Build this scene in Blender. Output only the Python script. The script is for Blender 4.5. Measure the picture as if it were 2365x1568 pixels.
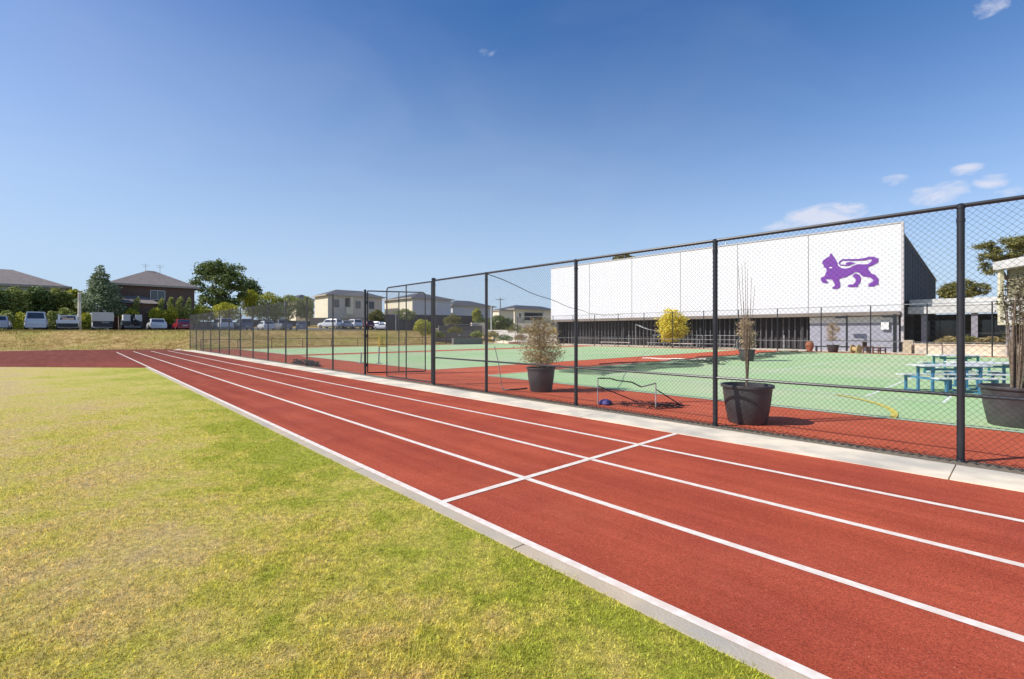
import bpy, bmesh, math, random
import numpy as np
from mathutils import Vector, Matrix
from mathutils.geometry import tessellate_polygon
R = math.radians
random.seed(7); rng = np.random.default_rng(11)
scene = bpy.context.scene
for o in list(bpy.data.objects): bpy.data.objects.remove(o)

# ------------------------------------------------------------------ camera
EYE = 1.55
cd = bpy.data.cameras.new('camera'); cam = bpy.data.objects.new('camera', cd)
scene.collection.objects.link(cam); scene.camera = cam
cam.location = (0, 0, EYE); cam.rotation_euler = (R(90), 0, 0)
cd.sensor_width = 36; cd.lens = 36*1097/2364; cd.shift_y = -18/2364
cd.clip_start = 0.05; cd.clip_end = 6000

# ------------------------------------------------------------------ world
SUN_EL, SUN_AZ = 40.0, 258.0      # azimuth clockwise from +Y (sun stands to the left, a little behind)
w = bpy.data.worlds.new("World"); scene.world = w; w.use_nodes = True
nt = w.node_tree; nt.nodes.clear()
def N(t, **k):
    n = nt.nodes.new(t)
    for a, b in k.items(): setattr(n, a, b)
    return n
def mth(op, a, b=None, c=None, clamp=False):
    n = N('ShaderNodeMath', operation=op, use_clamp=clamp)
    for i, v in enumerate((a, b, c)):
        if v is None: continue
        if isinstance(v, (int, float)): n.inputs[i].default_value = v
        else: nt.links.new(v, n.inputs[i])
    return n.outputs[0]
out = N('ShaderNodeOutputWorld'); bg = N('ShaderNodeBackground'); bg.inputs['Strength'].default_value = 0.15
sky = N('ShaderNodeTexSky', sky_type='NISHITA', sun_disc=False)
sky.sun_elevation = R(SUN_EL); sky.sun_rotation = R(SUN_AZ)
sky.altitude = 50; sky.air_density = 1.0; sky.dust_density = .35; sky.ozone_density = 3.0
hs = N('ShaderNodeHueSaturation'); hs.inputs['Saturation'].default_value = 1.12
nt.links.new(sky.outputs[0], hs.inputs['Color'])
# air colour: greener light taken out, deeper blue high up away from the sun
mul = N('ShaderNodeMixRGB', blend_type='MULTIPLY'); mul.inputs[0].default_value = 1; mul.inputs[2].default_value = (.88, .80, .88, 1)
nt.links.new(hs.outputs[0], mul.inputs[1])
tc = N('ShaderNodeTexCoord'); sep = N('ShaderNodeSeparateXYZ'); nt.links.new(tc.outputs['Generated'], sep.inputs[0])
az = mth('ARCTAN2', sep.outputs[0], sep.outputs[1]); el = mth('ARCSINE', sep.outputs[2])
deep = mth('MULTIPLY', mth('DIVIDE', mth('SUBTRACT', el, .12), .42, clamp=True), mth('DIVIDE', mth('ADD', az, .72), .75, clamp=True))
mul2 = N('ShaderNodeMixRGB', blend_type='MULTIPLY'); nt.links.new(deep, mul2.inputs[0]); nt.links.new(mul.outputs[0], mul2.inputs[1]); mul2.inputs[2].default_value = (.56, .86, .99, 1)
nz = N('ShaderNodeTexNoise'); nz.inputs['Scale'].default_value = 20; nz.inputs['Distortion'].default_value = .5; nz.inputs['Detail'].default_value = 7; nz.inputs['Roughness'].default_value = .62
mp = N('ShaderNodeMapping'); mp.inputs['Scale'].default_value = (1, 1, 2.2)
nt.links.new(tc.outputs['Generated'], mp.inputs[0]); nt.links.new(mp.outputs[0], nz.inputs['Vector'])
def px_dir(x, y):
    X = (x-1182)/1097; Z = (766-y)/1097
    return math.atan2(X, 1), math.atan2(Z, math.hypot(X, 1))
acc = None
for (x, y, wx, wy, st) in ((1895,500,95,22,1.0),(1845,520,70,12,.7),(2168,446,62,22,1.0),(2060,420,34,13,.6),(2232,392,38,12,.7),(2290,418,42,15,.75),
                           (2285,20,50,18,.5),(1122,118,22,10,.4),(2020,488,50,20,.35),(905,135,60,22,.12),(2330,448,60,12,.4)):
    a, e = px_dir(x, y); wa = wx*1.45/1097*math.cos(a)**2; we = wy*1.5/1097*math.cos(a)
    da = mth('DIVIDE', mth('SUBTRACT', az, a), wa); de = mth('DIVIDE', mth('SUBTRACT', el, e), we)
    r2 = mth('ADD', mth('MULTIPLY', da, da), mth('MULTIPLY', de, de))
    m = mth('MULTIPLY', mth('SUBTRACT', 1.0, r2, clamp=True), st)
    acc = m if acc is None else mth('MAXIMUM', acc, m)
nn = mth('MULTIPLY_ADD', mth('SUBTRACT', nz.outputs['Fac'], .5), 3.4, mth('MULTIPLY', acc, 1.5))
cl = mth('MULTIPLY', mth('SUBTRACT', nn, .42, clamp=True), mth('MULTIPLY', acc, 3.0, clamp=True), clamp=True)
cl = mth('MULTIPLY', cl, .8)
nz2 = N('ShaderNodeTexNoise'); nz2.inputs['Scale'].default_value = 2.6; nz2.inputs['Detail'].default_value = 4; nz2.inputs['Distortion'].default_value=.6
nt.links.new(mp.outputs[0], nz2.inputs['Vector'])
veil = mth('MULTIPLY', mth('SUBTRACT', nz2.outputs['Fac'], .45, clamp=True), .22, clamp=True)
tot = mth('MAXIMUM', cl, veil)
mx = N('ShaderNodeMixRGB'); nt.links.new(tot, mx.inputs[0]); hz = mth('MULTIPLY', mth('POWER', mth('DIVIDE', mth('SUBTRACT', .60, mth('ABSOLUTE', el)), .55, clamp=True), 1.5), .93)
hz = mth('MULTIPLY', hz, mth('SUBTRACT', 1.0, mth('MULTIPLY', mth('DIVIDE', mth('ADD', az, .1), .8, clamp=True), mth('MULTIPLY', mth('DIVIDE', el, .45, clamp=True), .6))))
mxh = N('ShaderNodeMixRGB'); nt.links.new(hz, mxh.inputs[0]); nt.links.new(mul2.outputs[0], mxh.inputs[1]); mxh.inputs[2].default_value = (2.85, 3.80, 4.95, 1)
nt.links.new(mxh.outputs[0], mx.inputs[1]); mx.inputs[2].default_value = (4.4, 4.5, 5.2, 1)
nt.links.new(mx.outputs[0], bg.inputs['Color']); nt.links.new(bg.outputs[0], out.inputs[0])

# ------------------------------------------------------------------ sun
sd = bpy.data.lights.new('sun', 'SUN'); sd.energy = 4.6; sd.angle = R(.53); sd.color = (1, .95, .87)
sun = bpy.data.objects.new('sun', sd); scene.collection.objects.link(sun)
sdir = Vector((math.sin(R(SUN_AZ))*math.cos(R(SUN_EL)), math.cos(R(SUN_AZ))*math.cos(R(SUN_EL)), math.sin(R(SUN_EL))))
sun.rotation_euler = sdir.to_track_quat('Z', 'Y').to_euler(); sun.location = sdir*80
vs = scene.view_settings; vs.view_transform = 'Standard'; vs.look = 'None'; vs.exposure = 0.22; vs.gamma = 1
scene.cycles.max_bounces = 6; scene.cycles.transparent_max_bounces = 12

# ------------------------------------------------------------------ frames of reference
D1 = Vector((-.6790, .7341)); DN = Vector((.7341, .6790))       # along the straight / across it, towards the courts
def tn(t, n, z=0.0): return Vector((D1.x*t+DN.x*n, D1.y*t+DN.y*n, z))
def to_tn(p): return (p[0]*D1.x+p[1]*D1.y, p[0]*DN.x+p[1]*DN.y)
def G(x, y, z=0.0):
    s = 1097*(EYE-z)/(y-766); return Vector(((x-1182)/1097*s, s, z))
def at(x, s): return Vector(((x-1182)/1097*s, s, 0))
def zat(y, s): return EYE+(766-y)/1097*s
ROT_N = math.atan2(DN.y, DN.x)     # local x axis -> across (n), local y -> along (t)
def smooth(a): a = max(0., min(1., a)); return a*a*(3-2*a)
def bank_t(n): return 49.9 if n > 8.6 else 49.9+min(30, (8.6-n)*.52)
def hgt(x, y):
    t, n = to_tn((x, y))
    a = smooth((t-bank_t(n)-.3)/8.5)*1.62
    a += smooth((t-80)/26)*1.5
    return a

# ------------------------------------------------------------------ materials
MATS = {}
def newmat(name):
    m = bpy.data.materials.new(name); m.use_nodes = True
    b = m.node_tree.nodes['Principled BSDF']; MATS[name] = m
    return m, m.node_tree, b
def mat(name, c1, c2=None, scale=8, rough=.7, bump=0, bscale=None, detail=4, metal=0, spec=.5, c3=None, sc3=.6, coat=0):
    m, t, b = newmat(name)
    b.inputs['Roughness'].default_value = rough; b.inputs['Metallic'].default_value = metal
    b.inputs['Specular IOR Level'].default_value = spec; b.inputs['Coat Weight'].default_value = coat
    if c2 is None: c2 = tuple(v*.85 for v in c1)
    g = t.nodes.new('ShaderNodeNewGeometry')
    n = t.nodes.new('ShaderNodeTexNoise'); n.inputs['Scale'].default_value = scale; n.inputs['Detail'].default_value = detail
    t.links.new(g.outputs['Position'], n.inputs['Vector'])
    r = t.nodes.new('ShaderNodeValToRGB'); r.color_ramp.elements[0].position = .34; r.color_ramp.elements[1].position = .66
    r.color_ramp.elements[0].color = (*c1, 1); r.color_ramp.elements[1].color = (*c2, 1)
    t.links.new(n.outputs['Fac'], r.inputs[0]); col = r.outputs[0]
    if c3:
        n3 = t.nodes.new('ShaderNodeTexNoise'); n3.inputs['Scale'].default_value = sc3; n3.inputs['Detail'].default_value = 5
        t.links.new(g.outputs['Position'], n3.inputs['Vector'])
        r3 = t.nodes.new('ShaderNodeValToRGB'); r3.color_ramp.elements[0].position = .42; r3.color_ramp.elements[1].position = .68
        t.links.new(n3.outputs['Fac'], r3.inputs[0])
        mm = t.nodes.new('ShaderNodeMixRGB'); t.links.new(r3.outputs[0], mm.inputs[0]); t.links.new(col, mm.inputs[1]); mm.inputs[2].default_value = (*c3, 1)
        col = mm.outputs[0]
    t.links.new(col, b.inputs['Base Color'])
    if bump:
        nb = t.nodes.new('ShaderNodeTexNoise'); nb.inputs['Scale'].default_value = bscale or scale*3; nb.inputs['Detail'].default_value = 3
        t.links.new(g.outputs['Position'], nb.inputs['Vector'])
        bp = t.nodes.new('ShaderNodeBump'); bp.inputs['Strength'].default_value = 1; bp.inputs['Distance'].default_value = bump
        t.links.new(nb.outputs['Fac'], bp.inputs['Height']); t.links.new(bp.outputs[0], b.inputs['Normal'])
    return m
def leafmat(name, c1, c2, rough=.6, trans=.25, c3=None):
    m, t, b = newmat(name)
    g = t.nodes.new('ShaderNodeNewGeometry'); r = t.nodes.new('ShaderNodeValToRGB')
    r.color_ramp.elements[0].color = (*c1, 1); r.color_ramp.elements[1].color = (*c2, 1)
    if c3:
        e = r.color_ramp.elements.new(.9); e.color = (*c3, 1); r.color_ramp.elements[-1].color = (*c3, 1)
    t.links.new(g.outputs['Random Per Island'], r.inputs[0]); t.links.new(r.outputs[0], b.inputs['Base Color'])
    b.inputs['Roughness'].default_value = rough; b.inputs['Specular IOR Level'].default_value = .25
    tr = t.nodes.new('ShaderNodeBsdfTranslucent'); t.links.new(r.outputs[0], tr.inputs['Color'])
    mx = t.nodes.new('ShaderNodeMixShader'); mx.inputs[0].default_value = trans
    t.links.new(b.outputs[0], mx.inputs[1]); t.links.new(tr.outputs[0], mx.inputs[2])
    t.links.new(mx.outputs[0], t.nodes['Material Output'].inputs[0])
    return m

def turf_color(t, dry_shift=0.0):
    """green beside the kerb, straw coloured patches away from it"""
    g = t.nodes.new('ShaderNodeNewGeometry')
    dot = t.nodes.new('ShaderNodeVectorMath'); dot.operation = 'DOT_PRODUCT'; dot.inputs[1].default_value = (DN.x, DN.y, 0)
    t.links.new(g.outputs['Position'], dot.inputs[0])
    mr = t.nodes.new('ShaderNodeMapRange'); mr.inputs['From Min'].default_value = -5.5; mr.inputs['From Max'].default_value = 2.3
    mr.inputs['To Min'].default_value = -.08+dry_shift; mr.inputs['To Max'].default_value = .44+dry_shift
    t.links.new(dot.outputs['Value'], mr.inputs['Value'])
    def noise(sc, d, lo, hi):
        n = t.nodes.new('ShaderNodeTexNoise'); n.inputs['Scale'].default_value = sc; n.inputs['Detail'].default_value = d
        n.inputs['Roughness'].default_value = .65
        t.links.new(g.outputs['Position'], n.inputs['Vector'])
        m = t.nodes.new('ShaderNodeMapRange'); m.inputs['From Min'].default_value = .3; m.inputs['From Max'].default_value = .7
        m.inputs['To Min'].default_value = lo; m.inputs['To Max'].default_value = hi; t.links.new(n.outputs['Fac'], m.inputs['Value'])
        return m.outputs[0]
    def add(a, b):
        n = t.nodes.new('ShaderNodeMath'); n.operation = 'ADD'; t.links.new(a, n.inputs[0]); t.links.new(b, n.inputs[1]); return n.outputs[0]
    mre = t.nodes.new('ShaderNodeMapRange'); mre.inputs['From Min'].default_value = .3; mre.inputs['From Max'].default_value = 2.2
    mre.inputs['To Min'].default_value = 0; mre.inputs['To Max'].default_value = .11; t.links.new(dot.outputs['Value'], mre.inputs['Value'])
    v = add(mre.outputs[0], add(mr.outputs[0], noise(.42, 5, -.12, .48))); v = add(v, noise(3.4, 7, -.12, .22))
    r = t.nodes.new('ShaderNodeValToRGB'); cr = r.color_ramp
    cr.elements[0].position = .12; cr.elements[0].color = (.64, .48, .24, 1)
    cr.elements[1].position = .84; cr.elements[1].color = (.47, .475, .060, 1)
    e = cr.elements.new(.36); e.color = (.74, .57, .215, 1)
    e = cr.elements.new(.62); e.color = (.67, .58, .125, 1)
    t.links.new(v, r.inputs[0])
    n = t.nodes.new('ShaderNodeTexNoise'); n.inputs['Scale'].default_value = 17; n.inputs['Detail'].default_value = 5; n.inputs['Roughness'].default_value = .7
    t.links.new(g.outputs['Position'], n.inputs['Vector'])
    m = t.nodes.new('ShaderNodeMapRange'); m.inputs['From Min'].default_value = .32; m.inputs['From Max'].default_value = .66; m.inputs['To Min'].default_value = .66; m.inputs['To Max'].default_value = 1.24; t.links.new(n.outputs['Fac'], m.inputs['Value'])
    h = t.nodes.new('ShaderNodeHueSaturation'); t.links.new(m.outputs[0], h.inputs['Value']); t.links.new(r.outputs[0], h.inputs['Color'])
    return g, h.outputs[0]
def turfmat(name, leaf):
    m, t, b = newmat(name); g, col = turf_color(t)
    b.inputs['Roughness'].default_value = .8; b.inputs['Specular IOR Level'].default_value = .15
    if leaf:
        hsv = t.nodes.new('ShaderNodeHueSaturation'); mr = t.nodes.new('ShaderNodeMapRange')
        mr.inputs['To Min'].default_value = .6; mr.inputs['To Max'].default_value = 1.75
        t.links.new(g.outputs['Random Per Island'], mr.inputs['Value']); t.links.new(mr.outputs[0], hsv.inputs['Value'])
        t.links.new(col, hsv.inputs['Color']); t.links.new(hsv.outputs[0], b.inputs['Base Color'])
        tr = t.nodes.new('ShaderNodeBsdfTranslucent'); t.links.new(hsv.outputs[0], tr.inputs['Color'])
        mx = t.nodes.new('ShaderNodeMixShader'); mx.inputs[0].default_value = .35
        t.links.new(b.outputs[0], mx.inputs[1]); t.links.new(tr.outputs[0], mx.inputs[2]); t.links.new(mx.outputs[0], t.nodes['Material Output'].inputs[0])
    else:
        n = t.nodes.new('ShaderNodeTexNoise'); n.inputs['Scale'].default_value = 30; n.inputs['Detail'].default_value = 6; n.inputs['Roughness'].default_value = .75
        t.links.new(g.outputs['Position'], n.inputs['Vector'])
        mr = t.nodes.new('ShaderNodeMapRange'); mr.inputs['From Min'].default_value = .25; mr.inputs['From Max'].default_value = .75
        mr.inputs['To Min'].default_value = .55; mr.inputs['To Max'].default_value = 1.15; t.links.new(n.outputs['Fac'], mr.inputs['Value'])
        hsv = t.nodes.new('ShaderNodeHueSaturation'); t.links.new(mr.outputs[0], hsv.inputs['Value']); t.links.new(col, hsv.inputs['Color'])
        t.links.new(hsv.outputs[0], b.inputs['Base Color'])
        bp = t.nodes.new('ShaderNodeBump'); bp.inputs['Distance'].default_value = .03; t.links.new(n.outputs['Fac'], bp.inputs['Height']); t.links.new(bp.outputs[0], b.inputs['Normal'])
    return m
M_TURF = turfmat('mown_turf', False); M_BLADE = turfmat('grass_blade', True)

def trackmat(name, c1, c2, c3, fleck, falloff_tint=(.46, .66, .85, 1)):
    m, t, b = newmat(name); b.inputs['Roughness'].default_value = .95; b.inputs['Specular IOR Level'].default_value = .08
    g = t.nodes.new('ShaderNodeNewGeometry')
    def noise(sc, d=3, r=.6):
        n = t.nodes.new('ShaderNodeTexNoise'); n.inputs['Scale'].default_value = sc; n.inputs['Detail'].default_value = d; n.inputs['Roughness'].default_value = r
        t.links.new(g.outputs['Position'], n.inputs['Vector']); return n
    def ramp(src, p0, p1, a, bb):
        r = t.nodes.new('ShaderNodeValToRGB'); r.color_ramp.elements[0].position = p0; r.color_ramp.elements[1].position = p1
        r.color_ramp.elements[0].color = a; r.color_ramp.elements[1].color = bb; t.links.new(src, r.inputs[0]); return r.outputs[0]
    big = ramp(noise(.9, 5).outputs['Fac'], .35, .68, (*c1, 1), (*c2, 1))
    f = ramp(noise(105, 5, .85).outputs['Fac'], .34, .62, (.36, .36, .36, 1), (1.30, 1.30, 1.30, 1))
    mu = t.nodes.new('ShaderNodeMixRGB'); mu.blend_type = 'MULTIPLY'; mu.inputs[0].default_value = 1
    t.links.new(big, mu.inputs[1]); t.links.new(f, mu.inputs[2])
    vo = t.nodes.new('ShaderNodeTexVoronoi'); vo.inputs['Scale'].default_value = 22; t.links.new(g.outputs['Position'], vo.inputs['Vector'])
    fk = ramp(vo.outputs['Distance'], .05, .09, (1, 1, 1, 1), (0, 0, 0, 1))
    mm = t.nodes.new('ShaderNodeMixRGB'); t.links.new(fk, mm.inputs[0]); t.links.new(mu.outputs[0], mm.inputs[1]); mm.inputs[2].default_value = (*fleck, 1)
    st = ramp(noise(.35, 6, .7).outputs['Fac'], .52, .75, (0, 0, 0, 1), (.55, .55, .55, 1))
    m3 = t.nodes.new('ShaderNodeMixRGB'); t.links.new(st, m3.inputs[0]); t.links.new(mm.outputs[0], m3.inputs[1]); m3.inputs[2].default_value = (*c3, 1)
    mpx = t.nodes.new('ShaderNodeMapping'); mpx.vector_type = 'TEXTURE'; mpx.inputs['Rotation'].default_value = (0, 0, math.atan2(D1.y, D1.x)); mpx.inputs['Scale'].default_value = (9, .55, 1)
    t.links.new(g.outputs['Position'], mpx.inputs[0]); ns_ = noise(1.6, 6, .65); t.links.new(mpx.outputs[0], ns_.inputs['Vector'])
    sr = ramp(ns_.outputs['Fac'], .38, .66, (.86, .84, .84, 1), (1.10, 1.16, 1.20, 1))
    m35 = t.nodes.new('ShaderNodeMixRGB'); m35.blend_type = 'MULTIPLY'; m35.inputs[0].default_value = 1; t.links.new(m3.outputs[0], m35.inputs[1]); t.links.new(sr, m35.inputs[2]); m3 = m35
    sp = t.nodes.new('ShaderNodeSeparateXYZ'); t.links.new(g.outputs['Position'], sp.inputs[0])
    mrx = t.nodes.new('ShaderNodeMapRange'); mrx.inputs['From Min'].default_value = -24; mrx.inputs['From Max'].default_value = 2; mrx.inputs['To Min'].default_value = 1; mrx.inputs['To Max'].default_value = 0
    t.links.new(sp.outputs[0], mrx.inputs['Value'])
    m4 = t.nodes.new('ShaderNodeMixRGB'); m4.blend_type = 'MULTIPLY'; t.links.new(mrx.outputs[0], m4.inputs[0]); t.links.new(m3.outputs[0], m4.inputs[1]); m4.inputs[2].default_value = falloff_tint  # darker towards the left: vignette and sheen falloff painted into the colour
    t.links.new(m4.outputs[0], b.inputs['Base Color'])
    bp = t.nodes.new('ShaderNodeBump'); bp.inputs['Distance'].default_value = .004; t.links.new(noise(190, 3, .8).outputs['Fac'], bp.inputs['Height']); t.links.new(bp.outputs[0], b.inputs['Normal'])
    return m
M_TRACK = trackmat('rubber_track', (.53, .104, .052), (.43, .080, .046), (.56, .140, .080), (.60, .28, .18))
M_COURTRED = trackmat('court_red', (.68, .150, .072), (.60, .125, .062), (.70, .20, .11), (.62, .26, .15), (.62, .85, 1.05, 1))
M_COURTGREEN = mat('court_green', (.36, .54, .25), (.41, .56, .29), 1.2, .9, .002, 60, c3=(.50, .56, .34), sc3=.25, spec=.1)
M_LINE = mat('line_paint', (.88, .81, .71), (.74, .64, .55), 16, .75, .001, 120, detail=9, c3=(.74, .60, .50), sc3=11)
M_CLINE = mat('court_line_paint', (.80, .82, .74), (.68, .72, .60), 9, .8)
M_YLINE = mat('yellow_line_paint', (.72, .56, .06), (.6, .5, .1), 10, .7)
M_CONC = mat('concrete', (.58, .47, .33), (.50, .405, .285), 5, .85, .003, 60, c3=(.42, .38, .31), sc3=1.3)
M_CONC2 = mat('pale_concrete', (.86, .74, .56), (.77, .66, .49), 4, .85, .003, 60, c3=(.50, .46, .38), sc3=1.0)
M_DRY = mat('dry_grass_ground', (.30, .19, .062), (.54, .38, .16), 1.7, .95, .12, 5, detail=12, c3=(.33, .29, .075), sc3=.22, spec=.05)
M_ASPH = mat('car_park_asphalt', (.10, .098, .095), (.13, .125, .12), 3, .9)
M_DIRT = mat('dirt', (.24, .19, .13), (.13, .11, .08), 30, .95, .01, 60)
M_BLACK = mat('black_powder_coat', (.016, .018, .022), (.022, .024, .03), 6, .38, spec=.5)
M_WIRE = mat('black_mesh_wire', (.012, .014, .018), (.02, .022, .026), 6, .5)
M_PLASTIC = mat('black_pot_plastic', (.035, .033, .036), (.055, .052, .055), 5, .55, .004, 25, c3=(.075, .07, .068), sc3=3)
M_SOIL = mat('potting_soil', (.06, .04, .025), (.1, .07, .045), 30, .95, .02, 40)
M_STEEL = mat('galvanised_steel', (.42, .43, .44), (.5, .5, .5), 6, .45, metal=.6)
M_GREY = mat('grey_paint', (.3, .3, .3), (.26, .26, .26), 4, .6)
M_WHITE = mat('white_paint', (.78, .78, .78), (.74, .74, .73), 2, .5)
M_BARK = mat('bark', (.13, .095, .06), (.2, .155, .11), 14, .9, .02, 30)
M_GLASS = mat('dark_glass', (.03, .04, .05), (.045, .055, .065), 1, .08, spec=.8)
M_CARGLASS = mat('car_glass', (.025, .03, .045), (.04, .05, .07), 1, .12, spec=.8)
M_TYRE = mat('tyre_rubber', (.02, .02, .02), (.03, .03, .03), 9, .85)
M_RIM = mat('wheel_rim', (.4, .4, .42), (.33, .33, .35), 9, .35, metal=.7)
M_TAIL = mat('tail_light_red', (.35, .02, .02), (.28, .015, .015), 9, .2)
M_HEAD = mat('headlight_lens', (.6, .62, .65), (.7, .72, .75), 9, .15)
M_PLATE = mat('number_plate', (.65, .65, .6), (.6, .6, .58), 9, .5)

# ------------------------------------------------------------------ mesh builder
class MB:
    def __init__(s): s.v = []; s.f = []; s.mi = []; s.cur = 0
    def add(s, vs, fs):
        o = len(s.v); s.v += [tuple(v) for v in vs]; s.f += [tuple(i+o for i in f) for f in fs]; s.mi += [s.cur]*len(fs)
    def box(s, c, size, rz=0, top=1.0, rx=0, M=None):
        hx, hy, hz = size[0]/2, size[1]/2, size[2]/2; vs = []
        for z in (-1, 1):
            k = top if z > 0 else 1
            for (x, y) in ((-1, -1), (1, -1), (1, 1), (-1, 1)): vs.append(Vector((x*hx*k, y*hy*k, z*hz)))
        m = Matrix.Translation(c) @ (M if M is not None else Matrix.Rotation(rz, 4, 'Z') @ Matrix.Rotation(rx, 4, 'X'))
        s.add([m @ v for v in vs], [(0, 3, 2, 1), (4, 5, 6, 7), (0, 1, 5, 4), (1, 2, 6, 5), (2, 3, 7, 6), (3, 0, 4, 7)])
    def bbox(s, x0, x1, y0, y1, z0, z1): s.box(((x0+x1)/2, (y0+y1)/2, (z0+z1)/2), (x1-x0, y1-y0, z1-z0))
    def bar(s, a, b, w, h=None):
        a, b = Vector(a), Vector(b); h = h or w; d = b-a; L = d.length
        q = d.to_track_quat('Y', 'Z').to_matrix().to_4x4()
        s.box((a+b)/2, (w, L, h), M=q)
    def tube(s, pts, r, n=8, cap=True):
        pts = [Vector(p) for p in pts]; rs = r if isinstance(r, (list, tuple)) else [r]*len(pts); vs = []; fs = []
        for i, p in enumerate(pts):
            d = (pts[min(i+1, len(pts)-1)]-pts[max(i-1, 0)]).normalized()
            up = Vector((0, 0, 1)) if abs(d.z) < .95 else Vector((1, 0, 0))
            u = d.cross(up).normalized(); w_ = u.cross(d)
            for k in range(n):
                a = 2*math.pi*k/n; vs.append(p+(u*math.cos(a)+w_*math.sin(a))*rs[i])
        for i in range(len(pts)-1):
            for k in range(n):
                a = i*n+k; b = i*n+(k+1) % n; fs.append((a, b, b+n, a+n))
        if cap: fs.append(tuple(range(n-1, -1, -1))); fs.append(tuple((len(pts)-1)*n+k for k in range(n)))
        s.add(vs, fs)
    def lathe(s, prof, c=(0, 0, 0), n=32, axis='Z', wob=0):
        vs = []; fs = []; c = Vector(c)
        for (r, z) in prof:
            for k in range(n):
                a = 2*math.pi*k/n; rr = r*(1+wob*math.sin(3*a+z*5))
                x, y = rr*math.cos(a), rr*math.sin(a)
                vs.append(c+(Vector((x, y, z)) if axis == 'Z' else Vector((z, x, y)) if axis == 'X' else Vector((x, z, y))))
        for i in range(len(prof)-1):
            for k in range(n):
                a = i*n+k; b = i*n+(k+1) % n; fs.append((a, b, b+n, a+n))
        s.add(vs, fs)
    def poly(s, pts, z0=None, z1=None):
        """flat polygon (list of Vectors, ccw from above) at z, or extruded when z1 is given"""
        pts = [Vector(p) for p in pts]
        if z0 is not None:
            for p in pts: p.z = z0 if z1 is None else z1
        tri = tessellate_polygon([pts])
        n = len(pts); vs = [p.copy() for p in pts]; fs = []
        for t3 in tri:
            a, b, c = (pts[i] for i in t3)
            fs.append(tuple(t3) if (b-a).cross(c-a).z > 0 else tuple(reversed(t3)))
        if z1 is not None:
            for p in pts: q = p.copy(); q.z = z0; vs.append(q)
            area = sum(pts[i].x*pts[(i+1) % n].y-pts[(i+1) % n].x*pts[i].y for i in range(n))
            for i in range(n):
                j = (i+1) % n; fs.append((i, n+i, n+j, j) if area > 0 else (j, n+j, n+i, i))
        s.add(vs, fs)
    def build(s, name, m, parent=None, world=False, smooth=False, bevel=0):
        me = bpy.data.meshes.new(name); vs = s.v
        if world and parent is not None:
            inv = parent.matrix_basis.inverted(); vs = [tuple(inv @ Vector(v)) for v in vs]
        me.from_pydata(vs, [], s.f)
        ms = m if isinstance(m, (list, tuple)) else [m]
        for k in ms: me.materials.append(k)
        if len(ms) > 1: me.polygons.foreach_set('material_index', s.mi)
        if smooth: me.polygons.foreach_set('use_smooth', [True]*len(s.f))
        me.update(); o = bpy.data.objects.new(name, me); scene.collection.objects.link(o)
        if parent is not None: o.parent = parent
        if bevel:
            md = o.modifiers.new('bevel', 'BEVEL'); md.width = bevel; md.segments = 2; md.limit_method = 'ANGLE'
        if smooth:
            try:
                md = None; me.set_sharp_from_angle(angle=R(38))
            except Exception: pass
        return o
def tag(o, label=None, cat=None, group=None, kind=None):
    for k, v in (('label', label), ('category', cat), ('group', group), ('kind', kind)):
        if v: o[k] = v
    return o
def empty(name, loc, rz=0, label=None, cat=None, group=None):
    o = bpy.data.objects.new(name, None); scene.collection.objects.link(o); o.location = loc; o.rotation_euler = (0, 0, rz); o.empty_display_size = .3
    bpy.context.view_layer.update() if False else None
    o.matrix_basis = Matrix.Translation(loc) @ Matrix.Rotation(rz, 4, 'Z')
    return tag(o, label, cat, group)
def struct(name, mb, m, smooth=False): return tag(mb.build(name, m, smooth=smooth), kind='structure')

# ================================================================== SETTING
# ground: one sheet to the horizon with the grass bank and the car park terrace
ts = np.concatenate([[-1500, -600, -200, -80, -40, -20], np.arange(-10, 46, 8), np.arange(47, 66, .75), np.arange(66, 115, 3.5), [120, 140, 180, 260, 420, 800, 1500, 2500]])
ns = np.concatenate([[-2500, -1200, -500, -250, -120, -80], np.arange(-60, 70, 3.0), [75, 85, 100, 130, 170, 240, 400, 800, 1500, 2500]])
mb = MB(); vv = []
for a in ts:
    for b in ns:
        p = tn(a, b); z = hgt(p.x, p.y)
        if 0 < z: z += .07*math.sin(b*.9+a*.4)*math.sin(a*.7-b*.33)*min(1, z)
        vv.append((p.x, p.y, z-.004 if z < .01 else z))
nn_ = len(ns); ff = []
for i in range(len(ts)-1):
    for j in range(nn_-1): ff.append((i*nn_+j, i*nn_+j+1, (i+1)*nn_+j+1, (i+1)*nn_+j))
ff = [tuple(reversed(f)) for f in ff]
mb.add(vv, ff); gr = struct('ground', mb, M_DRY, smooth=True)
if gr.data.polygons[0].normal.z < 0: gr.data.flip_normals()

N_IN, N_L2, N_L3, N_L4, N_OUT, N_FEN = 2.463, 3.505, 4.607, 5.685, 6.713, 7.727
lawn_edge = [tn(-60, N_IN-.15), G(338, 848.2), G(0, 847.5)]
far_dir = (G(0, 847.5)-G(338, 848.2)).normalized()
lawn_pts = [tn(-60, N_IN-.15), tn(25.6, N_IN-.15), G(0, 847.5), G(0, 847.5)+far_dir*40, Vector((-120, -20, 0)), Vector((-60, -60, 0))]
mb = MB(); mb.poly(lawn_pts, .002); struct('lawn', mb, M_TURF)

# running track
edge_far = [G(415, 806), G(300, 807), G(150, 808.5), G(0, 811)]
d2 = (edge_far[-1]-edge_far[-2]).normalized()
mb = MB(); mb.poly([tn(-60, N_IN-.05), tn(-60, N_OUT), tn(44, N_OUT), tn(47.6, N_OUT-.3)]+edge_far+[edge_far[-1]+d2*50, G(0, 847.5)+far_dir*50, G(0, 847.5), tn(25.7, N_IN-.05)], .0055)
struct('running_track', mb, M_TRACK)
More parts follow.
